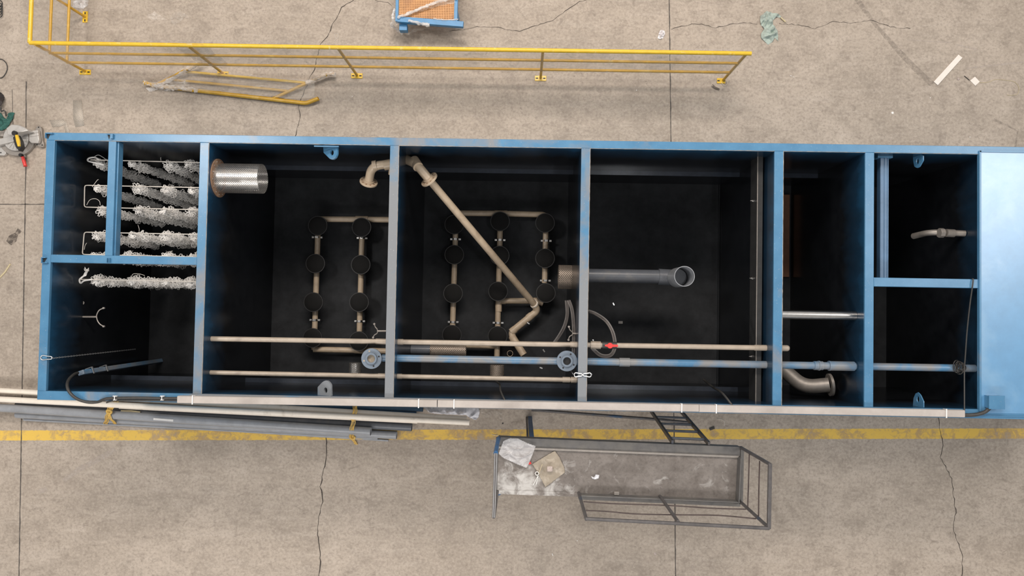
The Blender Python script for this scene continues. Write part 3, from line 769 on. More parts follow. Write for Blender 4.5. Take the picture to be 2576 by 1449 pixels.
# rusty flanged elbow, fifth chamber
rr = thing('flanged_elbow', 'dark rusty flanged pipe elbow low in the narrow fifth chamber', 'pipe', P(2050, 972, 1.45))
MB().tube(bend([P(1965, 925, 1.2), P(2022, 974, 1.4), P(2086, 968, 1.5)], .2, 8), .088, 22).build('elbow', 'alu_dull', rr)
MB().ring(P(2088, 968, 1.5), (1, .1, .1), .135, .07, .03, 32).build('flange', 'alu_dull', rr)
# board on the floor of the fifth chamber
bb = P(1977, 593, .08); bh = (P(1977, 490, .08).y-P(1977, 697, .08).y)/2
tag(MB().box((bb.x-.05, bb.y-bh, .051), (bb.x+.05, bb.y+bh, .085)).build('wooden_board', 'brown', bevel=.003), 'long brown board on the floor of the fifth chamber', 'board')
# spout, sixth chamber
sp = thing('spout', 'dull steel spout with union nut in the sixth chamber', 'pipe', P(2400, 587, 1.8))
yq = P(2400, 587, 1.8).y
MB().tube(bend([P(2298, 594, 1.45), P(2340, 584, 1.72), V(XD+.1, yq, 1.8)], .12, 8), .036, 16).build('spout_pipe', 'alu_dull', sp)
MB().tube([P(2362, 586, 1.8), P(2373, 586, 1.8)], .056, 8).build('union_nut', 'alu_dull', sp)
MB().tube([P(2380, 586, 1.8), P(2400, 587, 1.8)], .046, 16).build('coupling', 'alu_dull', sp)

# ================================================================== MEDIA RACKS, WEST CHAMBER
ZW = 1.72
def wire(pts, label, name='media_wire'):
    pp = [P(x, y, ZW) for x, y in pts]; 
    for p in pp:
        if p.x > -3.75: p.x = PX[0]-.051
    return tag(MB().tube(bend(pp, .03, 4), .0062, 8).build(name, 'wire'), label, 'wire')
wire([(228, 402), (510, 409)], 'straight white wire carrying the topmost row of fuzzy ropes')
wire([(510, 472), (213, 466), (212, 521), (510, 528)], 'white U-shaped wire carrying the second and third rows of ropes')
wire([(510, 590), (212, 584), (207, 640), (510, 647)], 'white U-shaped wire carrying the fourth and fifth rows of ropes')
wire([(204, 703), (510, 709)], 'straight white wire carrying the lowest row of fuzzy ropes')
def rope_mesh(seed):
    r = random.Random(seed); m = MB(); L = 1.50; n = 20
    core = [V(math.sin(i*.9)*.004, math.cos(i*.7)*.004, -i*L/40) for i in range(41)]
    m.tube(core, .006, 6)
    for i in range(n):
        z = -.02-i*L/n+r.uniform(-.008, .008); tilt = V(r.uniform(-.35, .35), r.uniform(-.35, .35), 1).normalized()
        x = V(1, 0, 0); x = (x-tilt*x.dot(tilt)).normalized(); y = tilt.cross(x); rad = .056*r.uniform(.72, 1.22)
        k = 12; ph = r.uniform(0, PI)
        for j in range(k):
            a = ph+2*PI*j/k+r.uniform(-.12, .12); d = x*math.cos(a)+y*math.sin(a); s_ = tilt.cross(d)
            rr_ = rad*r.uniform(.75, 1.2); w = rr_*r.uniform(.25, .5); dz = r.uniform(-.020, .016); c = V(0, 0, z)
            pts = [c+d*.008, c+d*rr_*.55-s_*w*.6+tilt*dz*.5, c+d*rr_-s_*w*.35+tilt*dz, c+d*rr_*1.05+s_*w*.35+tilt*dz*1.2, c+d*rr_*.6+s_*w*.6+tilt*dz*.6, c+d*.008+tilt*.01]
            m.tube(pts, .0052, 4, caps=False)
        for j in range(5):
            a = r.uniform(0, 2*PI); d = x*math.cos(a)+y*math.sin(a); c = V(0, 0, z)
            q = c+d*rad*r.uniform(1.0, 1.35)+V(r.uniform(-.01, .01), r.uniform(-.01, .01), r.uniform(-.03, .03))
            m.tube([c+d*rad*.4, (c+d*rad*.4).lerp(q, .5)+V(0, 0, .008), q], .0016, 3, caps=False)
    return m
protos = [rope_mesh(s) for s in (1, 2, 3)]
rows = [(('topmost'), [(242, 409), (331, 412), (422, 415), (471, 411)]), ('second', [(245, 474), (342, 473), (413, 476), (482, 479)]),
        ('third', [(252, 530), (344, 527), (409, 529), (478, 533)]), ('fourth', [(238, 592), (333, 591), (414, 593), (483, 595)]),
        ('fifth', [(234, 645), (318, 645), (412, 646), (478, 647)]), ('lowest', [(238, 705), (327, 706), (415, 708), (474, 710)])]
ordn = ['leftmost', 'second', 'third', 'fourth']
first = {}
k = 0
for rn, cols in rows:
    for ci, (x, y) in enumerate(cols):
        p = P(x, y, ZW-.01); lab = 'white fuzzy bio-media rope, %s from the left, hanging in the %s row' % (ordn[ci], rn) if ci else 'white fuzzy bio-media rope, leftmost one hanging in the %s row' % rn
        vi = k % 3
        if vi not in first:
            first[vi] = o = protos[vi].build('media_rope', 'fibre', smooth=0)
        else: o = first[vi].copy(); C.objects.link(o)
        o.location = p; o.rotation_euler = (rng.uniform(-.02, .02), rng.uniform(-.02, .02), rng.uniform(0, 6.28))
        o['label'] = lab; o['category'] = 'rope'; o['group'] = 'fuzzy media ropes hanging in the west chamber'
        k += 1
# loose frayed knot at the end of the lowest wire, loose wire ends
m = MB(); m.tube(spline([P(232, 703, ZW), P(212, 706, ZW+.02), P(203, 712, ZW), P(200, 704, ZW+.01), P(207, 697, ZW), P(217, 690, ZW)]), .010, 8)
for j in range(11): m.tube([P(208+j*.8, 697-j*.3, ZW), P(213+j, 686-j, ZW+.02), P(218+rng.uniform(-7, 8), 670+rng.uniform(0, 14), ZW+.04)], .0035, 5)
tag(m.build('frayed_knot', 'fibre'), 'frayed rope knot tied at the left end of the lowest wire', 'rope')
m = MB(); m.tube(spline([P(250, 402, ZW), P(238, 396, ZW), P(224, 398, ZW), P(221, 404, ZW), P(232, 408, ZW), P(262, 415, ZW)]), .010, 8)
m.tube(spline([P(236, 395, ZW), P(247, 390, ZW+.02), P(258, 395, ZW), P(266, 401, ZW)]), .003, 5)
tag(m.build('rope_knot', 'fibre'), 'looped rope knot at the left end of the topmost wire', 'rope')
for pts, lab in (([(232, 470), (238, 462), (245, 453), (248, 452)], 'short white tie end above the second row of ropes'),
                 ([(218, 516), (226, 503), (240, 500), (250, 506), (252, 516)], 'thin looped white tie above the third row of ropes'),
                 ([(350, 582), (350, 575), (347, 566)], 'upright white tie end above the fourth row of ropes'),
                 ([(212, 628), (214, 618), (218, 611)], 'small white tie end at the lower left wire corner'),
                 ([(330, 704), (334, 690), (350, 689), (364, 693)], 'bent white tie above the lowest row of ropes'),
                 ([(428, 645), (430, 635), (434, 631)], 'white tie end above the third rope of the fifth row'),
                 ([(405, 404), (404, 398), (405, 396)], 'tiny white tie end on the topmost wire')):
    tag(MB().tube(spline([P(x, y, ZW+.02) for x, y in pts]), .0028, 5).build('tie_end', 'wire'), lab, 'tie')
# wall brackets (half pipe clamps)
def bracket(stem, arc, z, label):
    t = thing('pipe_bracket', label, 'bracket', P(*stem[0], z))
    MB().tube([P(*stem[0], z), P(*stem[1], z)], .011, 8).build('stem', 'alu_dull', t)
    q = spline([P(x, y, z) for x, y in arc], 6)
    MB().tube(q, .0065, 6).build('clamp_arc', 'alu_dull', t)
    for p in (q[0], q[-1]): MB().disc(p-V(0, 0, .01), (0, 0, 1), .013, .02, 6).build('clamp_ear', 'alu_dull', t)
bracket([(197, 797), (243, 797)], [(261, 775), (250, 780), (244, 790), (243, 798), (246, 808), (252, 816), (261, 821)], 1.58, 'dark wall bracket with half ring in the lower west chamber')
bracket([(199, 752), (201, 755)], [(197, 754), (207, 757), (211, 762), (206, 767), (197, 767)], 1.58, 'small dark wall hook above the half-ring bracket')
bracket([(1004, 833), (950, 833)], [(942, 815), (944, 822), (949, 829), (949, 838), (942, 843), (939, 849)], 1.75, 'grey half-ring bracket above the left blue flange')
bracket([(1457, 840), (1440, 839)], [(1431, 822), (1434, 830), (1440, 836), (1440, 842), (1433, 847), (1430, 855)], 1.85, 'grey half-ring bracket above the right blue flange')

# ================================================================== CHAINS, CABLES, HOSES
def carabiner(name, px, py, L, w, ang, z, label, chain=None):
    t = thing(name, label, 'carabiner', P(px, py, z)); c = P(px, py, z); ca, sa = math.cos(ang), math.sin(ang)
    f = lambda u, v: c+V(u*ca-v*sa, u*sa+v*ca, 0)
    MB().tube(spline([f(-L/2, 0), f(-L*.38, w*.28), f(-.1*L, w*.35), f(L*.3, w*.5), f(L*.47, w*.3), f(L*.5, 0), f(L*.47, -w*.3), f(L*.3, -w*.5), f(-.1*L, -w*.35), f(-L*.38, -w*.28)], 5, True), .0055, 8, closed=True).build('hook_body', 'zinc', t)
    MB().tube([f(-L*.1, w*.33), f(L*.22, w*.44)], .0065, 8).build('gate', 'steel', t)
    return t
def chain(px, py, ztop, zbot, label, mat='zinc'):
    p = P(px, py, ztop); n = int((ztop-zbot)/.026); m = MB()
    for i in range(n):
        z = ztop-i*.026; d = V(1, 0, 0) if i % 2 else V(0, 1, 0)
        m.tube([p+V(0, 0, z-ztop+dz)+d*dx for dx, dz in ((-.006, -.009), (-.006, .009), (0, .014), (.006, .009), (.006, -.009), (0, -.014))], .0022, 4, closed=True)
    return tag(m.build('hanging_chain', mat), label, 'chain')
carabiner('carabiner', 117, 900, .13, .05, PI, 2.21, 'silver carabiner hooked on the left tank rim')
chain(134, 901, 2.19, .5, 'thin chain hanging from the carabiner on the left rim')
carabiner('carabiner', 1455, 943, .09, .045, 0+PI, 2.215, 'left one of two silver carabiners on the middle beam')
carabiner('carabiner', 1477, 943, .09, .045, 0, 2.215, 'right one of two silver carabiners on the middle beam')
chain(1443, 942, 2.19, .6, 'thin chain hanging left of the middle beam'); chain(1489, 942, 2.19, .6, 'thin chain hanging right of the middle beam')
# guide post with cable in the lower west chamber
gp = P(203, 938, 1.86); g = thing('guide_post', 'upright square blue post in the lower west chamber corner', 'post', (gp.x, gp.y, .05))
d1 = V(math.cos(.35), math.sin(.35), 0); d2 = V(-math.sin(.35), math.cos(.35), 0)
MB().frame((gp.x, gp.y, .955), (.075, .055, 1.81), (d1, d2, V(0, 0, 1))).build('post_tube', 'bluepipe', g, bevel=.006)
for z in (1.70, 1.42):
    MB().bar(V(gp.x, gp.y, z)+d1*.052+d2*.045, V(gp.x, gp.y, z)+d1*.052-d2*.04, .006, .022).bar(V(gp.x, gp.y, z)+d1*.052+d2*.042, V(gp.x, gp.y, z)-d1*.03+d2*.042, .006, .022).build('angle_bracket', 'zinc', g)
cb = [P(196, 938, 1.9), P(186, 942, 1.98), P(173, 955, 2.1), P(169, 970, 2.2), P(176, 988, 2.24), P(195, 1004, 2.23), P(222, 1012, 2.20), P(246, 1011, 2.19), P(262, 1005, 2.22), P(280, 1002, 2.22), P(350, 1001, 2.22), P(405, 1002, 2.22), P(450, 1002, 2.23)]
tag(MB().tube(spline(cb, 8), .0165, 12).build('black_cable', 'cable'), 'thick black cable looping over the lower left tank corner', 'cable')
tag(MB().tube(spline([P(268, 1013, 2.2), P(278, 1010, 2.212), P(300, 1008, 2.212), P(380, 1007.5, 2.212), P(450, 1008.5, 2.215)], 6), .008, 8).build('thin_cable', 'cable'), 'thinner black cable beside the thick one along the rim', 'cable')
for x, lab in ((289, 'white cable clip, left of two on the lower left rim'), (408, 'white cable clip, right of two on the lower left rim')):
    c = P(x, 1001.5, 2.235); m = MB().box(c+V(-.022, .018, -.02), c+V(.022, .026, .006)).box(c+V(-.017, -.024, -.02), c+V(.017, -.017, .006)).box(c+V(-.006, -.02, .002), c+V(.002, .02, .007))
    tag(m.build('cable_clip', 'white'), lab, 'clip')
# clear hoses
def hose(pts, label, r=.021):
    return tag(MB().tube(spline([P(*p) for p in pts], 8), r, 14, hollow=.003).build('clear_hose', 'hose'), label, 'hose')
hose([(1431, 756, 1.66), (1439, 780, 1.70), (1443, 820, 1.75), (1443, 860, 1.83), (1442, 900, 1.7)], 'clear hose going straight down past the right blue flange', .020)
hose([(1425, 756, 1.42), (1427, 790, 1.45), (1420, 820, 1.45), (1406, 846, 1.35), (1390, 868, 1.2)], 'clear hose curving left in the third chamber')
hose([(1482, 783, 1.1), (1500, 790, 1.25), (1525, 808, 1.4), (1541, 835, 1.55), (1547, 865, 1.65), (1543, 885, 1.7), (1532, 895, 1.7), (1512, 894, 1.7), (1496, 882, 1.72), (1487, 872, 1.80)], 'clear hose looping below the red valve in the fourth chamber')
# hose clips and fittings glinting below
def fitting(px, py, z, label, s=1.0, ang=0):
    c = P(px, py, z); t = thing('hose_clip', label, 'clip', c); d = V(math.cos(ang), math.sin(ang), 0)
    MB().ring(c, d, .028*s, .024*s, .014, 20).build('band', 'steel', t)
    MB().bar(c+V(0, 0, .03*s)-d.cross(V(0, 0, 1))*.02, c+V(0, 0, .03*s)+d.cross(V(0, 0, 1))*.02, .014, .012).build('screw', 'steel', t)
fitting(1368, 882, 1.2, 'shiny hose clip just above the blue pipe', 1, .6); fitting(1361, 925, 1.2, 'shiny hose clip just below the blue pipe', 1, 1.2)
fitting(1492, 858, 1.8, 'shiny hose clip beside the middle beam in the fourth chamber', 1, .3); fitting(1329, 813, .4, 'tiny shiny hose clip beside the slanting foot pipe', .8, 1)
fitting(1543, 765, .5, 'small shiny hose clip low in the fourth chamber', .8, .5)
c = P(1561, 811, .06); tag(MB().box(c+V(-.03, -.018, 0), c+V(.03, .018, .006)).build('plastic_chip', 'alu_dull'), 'small pale chip on the fourth chamber floor', 'debris')
# loose black cable with coil, sixth chamber
cc = [P(2446, 701, 2.2), P(2448, 704, 2.215), P(2446, 722, 2.215), P(2440, 765, 2.18), P(2433, 830, 2.14), P(2428, 900, 2.12), P(2426, 930, 2.12), P(2426, 1000, 2.18), P(2426, 1036, 2.215)]
tag(MB().tube(spline(cc, 6), .0075, 8).build('hanging_cable', 'cable'), 'thin black cable strung down across the sixth chamber', 'cable')
m = MB(); r2 = random.Random(5)
for j in range(6):
    cx, cy = 2412+r2.uniform(-6, 7), 925+r2.uniform(-5, 3); rx, ry = r2.uniform(7, 12), r2.uniform(9, 16)
    m.tube([P(cx+rx*math.cos(t*PI/9), cy+ry*math.sin(t*PI/9), 2.05+.02*math.sin(t*.9+j)) for t in range(18)], .0055, 6, closed=True)
tag(m.build('cable_coil', 'cable'), 'tangled coil of thin black cable on the blue pipe end', 'cable')
tag(MB().tube(spline([P(1243, 955, 1.6), P(1256, 966, 1.85), P(1259, 982, 2.05), P(1265, 997, 2.15), P(1273, 1012, 2.2)]), .011, 8).build('sensor_cable', 'cable'), 'short black cable dropping into the third chamber from the tray', 'cable')
tag(MB().tube(spline([P(1770, 955, 1.3), P(1795, 975, 1.6), P(1812, 985, 2.0), P(1825, 998, 2.12), P(1843, 1022, 2.2)]), .013, 8).build('sensor_cable', 'cable'), 'short black cable dropping into the fourth chamber from the tray', 'cable')
tag(MB().tube(spline([P(2424, 1044, 2.235), P(2440, 1044, 2.23), P(2460, 1042, 2.235), P(2478, 1036, 2.24), P(2490, 1026, 2.245)]), .020, 12).build('conduit', 'cable'), 'grey-brown conduit from tray end to the blue junction box', 'cable')

# ================================================================== CABLE TRAY
def tray(x0, y0, x1, y1, label, lift=0):
    z0 = ZT+.002+lift; z1 = 2.255+lift
    a, b = P(x0, y0, z1), P(x1, y1, z1); a.z = b.z = (z0+z1)/2
    t = thing('cable_tray', label, 'cable tray', a); d = (b-a).normalized(); y = V(-d.y, d.x, 0); w = .080
    L = (b-a).length; c = (a+b)/2
    MB().frame(c, (L, w, z1-z0), (d, y, V(0, 0, 1))).build('tray_body', 'tray', t, bevel=.003)
    MB().frame(c+V(0, 0, (z1-z0)/2+.0015), (L, .070, .004), (d, y, V(0, 0, 1))).build('tray_lid', 'tray', t)
    return a, b
tr = [(446, 1005, 1099, 1015.5), (1101, 1015.5, 1758, 1027), (1759, 1027.5, 2427, 1041)]
tray(*tr[0], 'left section of the off-white cable tray on the lower rim'); tray(*tr[1], 'middle section of the off-white cable tray on the lower rim'); tray(*tr[2], 'right section of the off-white cable tray on the lower rim')
for i, (x, y) in enumerate([(484, 1006), (1053, 1015), (1142, 1016.5), (1715, 1026.5), (1802, 1028.5), (2381, 1040)]):
    c = P(x, y, 2.264); c.z = 2.262
    o = tag(MB().box(c+V(-.006, -.050, -.001), c+V(.006, .050, .005)).box(c+V(-.006, .040, -.055), c+V(.006, .046, .003)).build('cable_tie', 'white'), 'white strap over the cable tray, %s from the left' % ['first', 'second', 'third', 'fourth', 'fifth', 'sixth'][i], 'strap', 'white straps over the cable tray')

# ================================================================== YELLOW RAILINGS
def foot_plate(mb_parent, c, w=.165, d=.075, rot=0, slots=True, half=0):
    ca, sa = math.cos(rot), math.sin(rot); ax = (V(ca, sa, 0), V(-sa, ca, 0), V(0, 0, 1))
    o = MB().frame(V(c.x, c.y, .006), (w, d, .010), ax).build('foot_plate', 'yellow', mb_parent, bevel=.003)
    if slots:
        for s in (-1, 1):
            p = V(c.x, c.y, .0113)+ax[0]*s*w*.32
            MB().frame(p, (.034, .018, .0012), ax).build('bolt_slot', 'rubber', o)
    return o
ZR = (1.06, .71, .345)
yr = P(1360, 194, 0).y; yr0 = 3.352
lr = thing('guard_railing', 'long yellow pipe guard railing wrapped in clear film, standing behind the tank', 'railing', (0, yr, 0))
xl, xr_ = P(75, 103, ZR[0]).x, P(1886, 130, ZR[0]).x
def ry(x): return 3.345-.0*x
yA = 3.32
MB().tube([V(xl, yA+.02, ZR[0]), V(xr_+.02, yA+.005, ZR[0])], .0265, 16).build('top_rail', 'yellow', lr)
for z in ZR[1:]: MB().tube([V(xl+.02, yA+.015, z), V(xr_-.03, yA, z)], .0185, 14).build('mid_rail', 'ochre', lr)
for i, (px, py) in enumerate([(561, 183), (898, 190), (1360, 195), (1819, 197), (215, 180)]):
    p = P(px, py, 0)
    y = yA+.005
    MB().tube([V(p.x, y, .01), V(p.x, y, ZR[0])], .019, 14).build('post', 'ochre', lr)
    foot_plate(lr, V(p.x-(.03 if i == 3 else 0), y-.012, 0), .165 if i != 3 else .12)
# return leg of the railing running away from the tank at the left end
MB().tube([V(xl, yA+.02, ZR[0]), V(xl+.01, 5.6, ZR[0])], .0265, 16).build('top_rail', 'yellow', lr)
for z in ZR[1:]: MB().tube([V(xl+.02, yA+.015, z), V(xl+.03, 5.6, z)], .0185, 14).build('mid_rail', 'ochre', lr)
p = P(215, 43, 0); MB().tube([V(p.x, p.y, .01), V(p.x-.12, p.y+.05, ZR[0])], .019, 14).build('post', 'ochre', lr); foot_plate(lr, p, rot=PI/2)
# stretch film wound round the rails
def film_strip(x0, x1, y, z0, z1, mat, parent, n=60, amp=.012, seed=1, name='plastic_wrap', swap=False):
    m = MB(); vs = []; k = 9
    for i in range(n+1):
        for j in range(k+1):
            x = x0+(x1-x0)*i/n; z = z0+(z1-z0)*j/k
            d = noise.noise(V(x*5, z*6, seed))*amp
            vs.append(V(x, y+d, z) if not swap else V(y+d, x, z))
    for i in range(n):
        for j in range(k): a = i*(k+1)+j; m.f.append([a, a+k+1, a+k+2, a+1])
    m.v = vs; return m.build(name, mat, parent)
film_strip(xl, xr_-.02, yA+.022, ZR[0], ZR[2]-.02, 'wrap', lr, 160, .014, 1)
film_strip(xl, xr_-.02, yA-.024, ZR[0], ZR[2]-.02, 'wrap', lr, 160, .014, 2)
film_strip(yA, 5.5, xl+.02, ZR[0], ZR[2], 'wrap', lr, 40, .02, 3, swap=True)
film_strip(P(440, 120, 1).x, P(520, 120, 1).x, yA+.03, ZR[0]+.05, ZR[2]-.02, 'wrap_thick', lr, 30, .03, 4)
# short sloped stair railing lying in front
zz = .05
sr = thing('stair_railing', 'short yellow sloped stair handrail wrapped in film, lying on the floor', 'railing', P(600, 215, 0))
MB().tube(bend([P(362, 208, .06), P(392, 216, zz), P(770, 260, zz), P(801, 248, .07)], .05), .029, 16, hollow=.004).build('handrail', 'ochre', sr)
MB().tube([P(468, 180.5, zz), P(770, 208.5, zz)], .019, 12).build('mid_rail', 'yellow', sr)
MB().tube([P(430, 200, zz), P(724, 229, zz)], .019, 12).build('mid_rail', 'ochre', sr)
MB().tube(bend([P(395, 213, .07), P(507, 156, .12)], .04), .022, 12).build('post', 'ochre', sr)
MB().tube(bend([P(685, 249, zz), P(770, 210, .08), P(823, 187, .09), P(841, 186, .09)], .04), .022, 12).build('post', 'ochre', sr)
f = sheet(pxs([(362, 205), (400, 214), (505, 157), (560, 184), (800, 209), (795, 250), (765, 256), (395, 222)]), .07, .03, .03, 5, 2, thick=.03)
f.build('plastic_wrap', 'wrap', sr)
def bunch(name, pts, r, mat, parent, seed=0, label=None, cat=None):
    """film drawn together into a rope-like bunch"""
    q = spline([P(*p) for p in pts], 8); m = MB(); n = len(q); rs = []
    for i in range(n): rs.append(r*(.6+.8*abs(noise.noise(V(i*.6, seed, 0)))+.15))
    m.tube(q, rs, 10); m.v = [v+noise.noise_vector(v*28+V(seed, 0, 0))*r*.6 for v in m.v]
    for v in m.v: v.z = max(v.z, .004)
    o = m.build(name, mat, parent); return tag(o, label, cat)
bunch('bunched_film', [(362, 208, .06), (380, 214, .06), (400, 214, .07), (440, 194, .09), (480, 170, .11), (507, 156, .13)], .030, 'wrap_thick', sr, 1)
bunch('bunched_film', [(392, 216, .07), (430, 220, .07), (470, 224, .06), (500, 228, .05)], .036, 'wrap_thick', sr, 2)
bunch('bunched_film', [(768, 210, .09), (800, 197, .1), (822, 187, .1), (843, 187, .1)], .030, 'wrap_thick', sr, 3)
sheet(pxs([(368, 222), (378, 232), (400, 226), (430, 231), (438, 222), (400, 215)]), .01, .012, .03, 14, 3).build('loose_film', 'wrap_thick', sr)
sheet(pxs([(415, 205), (450, 186), (478, 192), (482, 222), (440, 220)]), .06, .016, .05, 11, 5).build('loose_film', 'scrap', sr)
sheet(pxs([(455, 110), (476, 99), (490, 108), (505, 118), (470, 119)]), .95, .014, .05, 14, 7).build('loose_film', 'scrap', lr)
tag(sheet(pxs([(181, 20), (188, 4), (205, -8), (226, -8), (224, 12), (212, 24)]), 0, .012, .06, 12, 9).build('plastic_scrap', 'bag'), 'clear plastic film crumpled at the top left beside the railing', 'plastic scrap')

# ================================================================== GRATING PLATFORM AT THE TOP
gz = .36
gt = thing('grating_step', 'blue framed step with orange grating, wrapped in clear film', 'platform', P(1075, 20, 0))
A, B = P(996, 62, gz), P(1166, 64, gz)
xa, xb_ = P(1003, 40, gz).x, P(1147, 40, gz).x; ya = P(1075, 52, gz).y; yt = ya+1.1
g = MB(); x = P(1004, 45, gz).x+.03; x0g, x1g = P(1004, 45, gz).x, P(1141, 45, gz).x
st_ = (x1g-x0g)/32
for i in range(33): g.box((x0g+i*st_-.0065, ya, gz-.02), (x0g+i*st_+.0065, yt, gz+.002))
j = 0
while ya+j*st_ < yt: g.box((x0g, ya+j*st_-.0065, gz-.018), (x1g, ya+j*st_+.0065, gz+.001)); j += 1
g.build('grating', 'grate', gt)
MB().box((x0g-.05, ya-.02, gz-.06), (x0g-.008, yt, gz+.02)).build('side_beam', 'lightblue', gt, bevel=.003)
MB().box((x1g+.008, ya-.02, gz-.06), (x1g+.055, yt, gz+.02)).build('side_beam', 'lightblue', gt, bevel=.003)
MB().bar(P(993, 50, gz-.01)+V(.04, 0, 0), P(1166, 63, gz-.01), .078, .07).build('front_beam', 'lightblue', gt, bevel=.004)
lg = P(1014, 68, .3)
MB().box((lg.x-.055, lg.y-.045, .20), (lg.x+.055, lg.y+.045, .30)).build('corner_bracket', 'lightblue', gt, bevel=.003)
MB().box((x1g-.04, ya+.1, 0), (x1g+.05, ya+.19, gz-.06)).build('leg', 'lightblue', gt, bevel=.003)
for xx in (x0g-.03, x1g-.05): MB().box((xx, yt-.1, 0), (xx+.08, yt-.02, gz-.06)).build('leg', 'lightblue', gt, bevel=.003)
bunch('bunched_film', [(1000, 44, gz+.04), (1030, 33, gz+.05), (1075, 14, gz+.06), (1110, 2, gz+.06), (1150, -8, gz+.06)], .022, 'wrap_thick', gt, 5)
bunch('bunched_film', [(994, 24, gz), (988, 38, gz), (990, 52, gz-.03), (985, 64, gz-.1), (996, 72, gz-.2), (1012, 86, .1)], .022, 'wrap_thick', gt, 6)
bunch('bunched_film', [(1028, 52, gz+.03), (1052, 58, gz+.04), (1080, 63, gz+.03)], .022, 'wrap_thick', gt, 7)
bunch('bunched_film', [(1090, 47, gz+.03), (1120, 50, gz+.03), (1152, 49, gz+.02)], .010, 'wrap_thick', gt, 8)
sheet(pxs([(992, 54), (1155, 66), (1110, 70), (1070, 76), (1040, 82), (1026, 90), (1012, 86), (992, 68)], gz-.2), gz-.2, .02, .08, 9, 3).build('film_skirt', 'wrap', gt)
sheet(pxs([(986, 26), (1004, 30), (1012, 50), (996, 68), (984, 56)], gz), gz-.02, .014, .06, 12, 4).build('film_skirt', 'scrap', gt)
sheet(pxs([(1075, 16), (1110, -6), (1150, -6), (1146, 12), (1100, 20), (1040, 36)], gz), gz+.03, .02, .05, 8, 6).build('film_skirt', 'wrap', gt)

# ================================================================== SMALL THINGS ON THE FLOOR, TOP
rag = sheet(pxs([(1911, 42), (1928, 28), (1936, 31), (1945, 33), (1955, 33), (1965, 41), (1963, 45), (1952, 44), (1944, 52), (1945, 62), (1950, 68), (1956, 78), (1957, 106), (1950, 96), (1947, 98), (1943, 106), (1932, 113), (1915, 98), (1913, 92), (1914, 85), (1921, 74), (1912, 60)]), .0, .007, .085, 11, 4, edge=.25)
tag(solid(rag.build('cloth', 'cloth')), 'crumpled pale green cloth on the floor near the crack', 'cloth')
tag(MB().tube([P(1964, 44, .02), P(1976, 55, .012)], .010, 8).build('wooden_stub', 'straw'), 'short pale stick poking out of the green cloth', 'stick')
tag(solid(sheet(pxs([(1659, 78), (1664, 75), (1672, 79), (1673, 86), (1668, 96), (1660, 100), (1654, 96), (1656, 88)]), 0, .005, .07, 22, 5, edge=.3).build('crumpled_paper', 'paper'), .0015), 'crumpled white paper on the floor beside the long joint', 'paper')
tag(sheet(pxs([(428, 45), (441, 32), (456, 30), (472, 38), (477, 47), (465, 44), (458, 54), (446, 60), (440, 65), (432, 58)]), 0, .010, .05, 14, 6).build('plastic_scrap', 'scrap'), 'see-through plastic scrap on the floor above the long railing', 'plastic scrap')
q = pxs([(2348, 206), (2410, 138), (2420, 146), (2358, 215)]); tag(MB().prism([(p.x, p.y) for p in q], .001, .012).build('white_strip', 'board', bevel=.001), 'long white board strip lying at a slant on the floor', 'board')
q = pxs([(2440, 203), (2452, 193), (2464, 206), (2453, 216)]); tag(MB().prism([(p.x, p.y) for p in q], .001, .006).build('white_tag', 'board'), 'small square white tag on the floor with a string', 'tag')
tag(MB().tube(spline(pxs([(2464, 208), (2485, 207), (2505, 200), (2530, 202), (2552, 206), (2563, 220), (2560, 236), (2546, 240), (2533, 239)], .004), 6), .0028, 5).build('string', 'straw'), 'thin pale string curling right from the white tag', 'string')
tag(MB().tube([P(2426, 191, .006), P(2439, 202, .006)], .005, 6).build('dark_rod', 'cable'), 'short dark rod touching the white tag', 'rod')
def pebble(px, py, r, label, mat='stone', name='stone', cat='stone', sq=.6):
    c = P(px, py, 0); m = MB().disc(c, (0, 0, 1), r, r, 14, [(r*.7, 0), (r, r*sq*.4), (r*.85, r*sq*.8), (r*.4, r*sq)])
    m.v = [v+noise.noise_vector(v*60)*r*.3 for v in m.v]
    for v in m.v: v.z = max(0, v.z)
    return tag(m.build(name, mat), label, cat)
pebble(2411, 199, .018, 'small pale stone between the white strip and the tag')
tag(MB().disc(P(2245, 284, 0), (0, 0, 1), .017, .004, 24).build('plastic_disc', 'white'), 'small round white disc on bare floor behind the tank', 'disc')
tag(sheet(pxs([(1990, 190), (1997, 195), (1999, 194)]+[(1985, 190)]), 0, .004, .01, 30, 2).build('plastic_flake', 'white'), 'thin white flake on the floor behind the tank', 'debris')
tag(MB().tube(spline(pxs([(1108, 118), (1098, 124), (1080, 136), (1072, 140)], .004)+pxs([(1062, 146), (1050, 152)], .004), 4), .0022, 5).build('string', 'wire'), 'fine white string lying across the floor below the grating step', 'string')
tag(MB().tube(spline(pxs([(842, 103), (845, 97), (841, 88), (849, 84), (851, 92), (846, 99)], .004), 4), .0025, 5).build('string', 'wire'), 'tiny looped white string above the long railing', 'string')
for x, y, lab in ((886, 243, 'white speck on floor below the middle railing foot'), (1601, 227, 'white speck on floor left of the long joint'), (2340, 246, 'white speck right of centre behind the tank'), (2440, 345, 'pale fleck close behind the tank deck')):
    pebble(x, y, .007, lab, 'white', 'paper_fleck', 'debris')
# film thread at the right railing foot
tag(MB().tube(spline([P(1832, 178, .01), P(1826, 196, .01), P(1829, 210, .01), P(1822, 216, .01), P(1814, 206, .01)]), .003, 5).build('film_thread', 'wire'), 'thin plastic thread at the right foot of the railing', 'string')

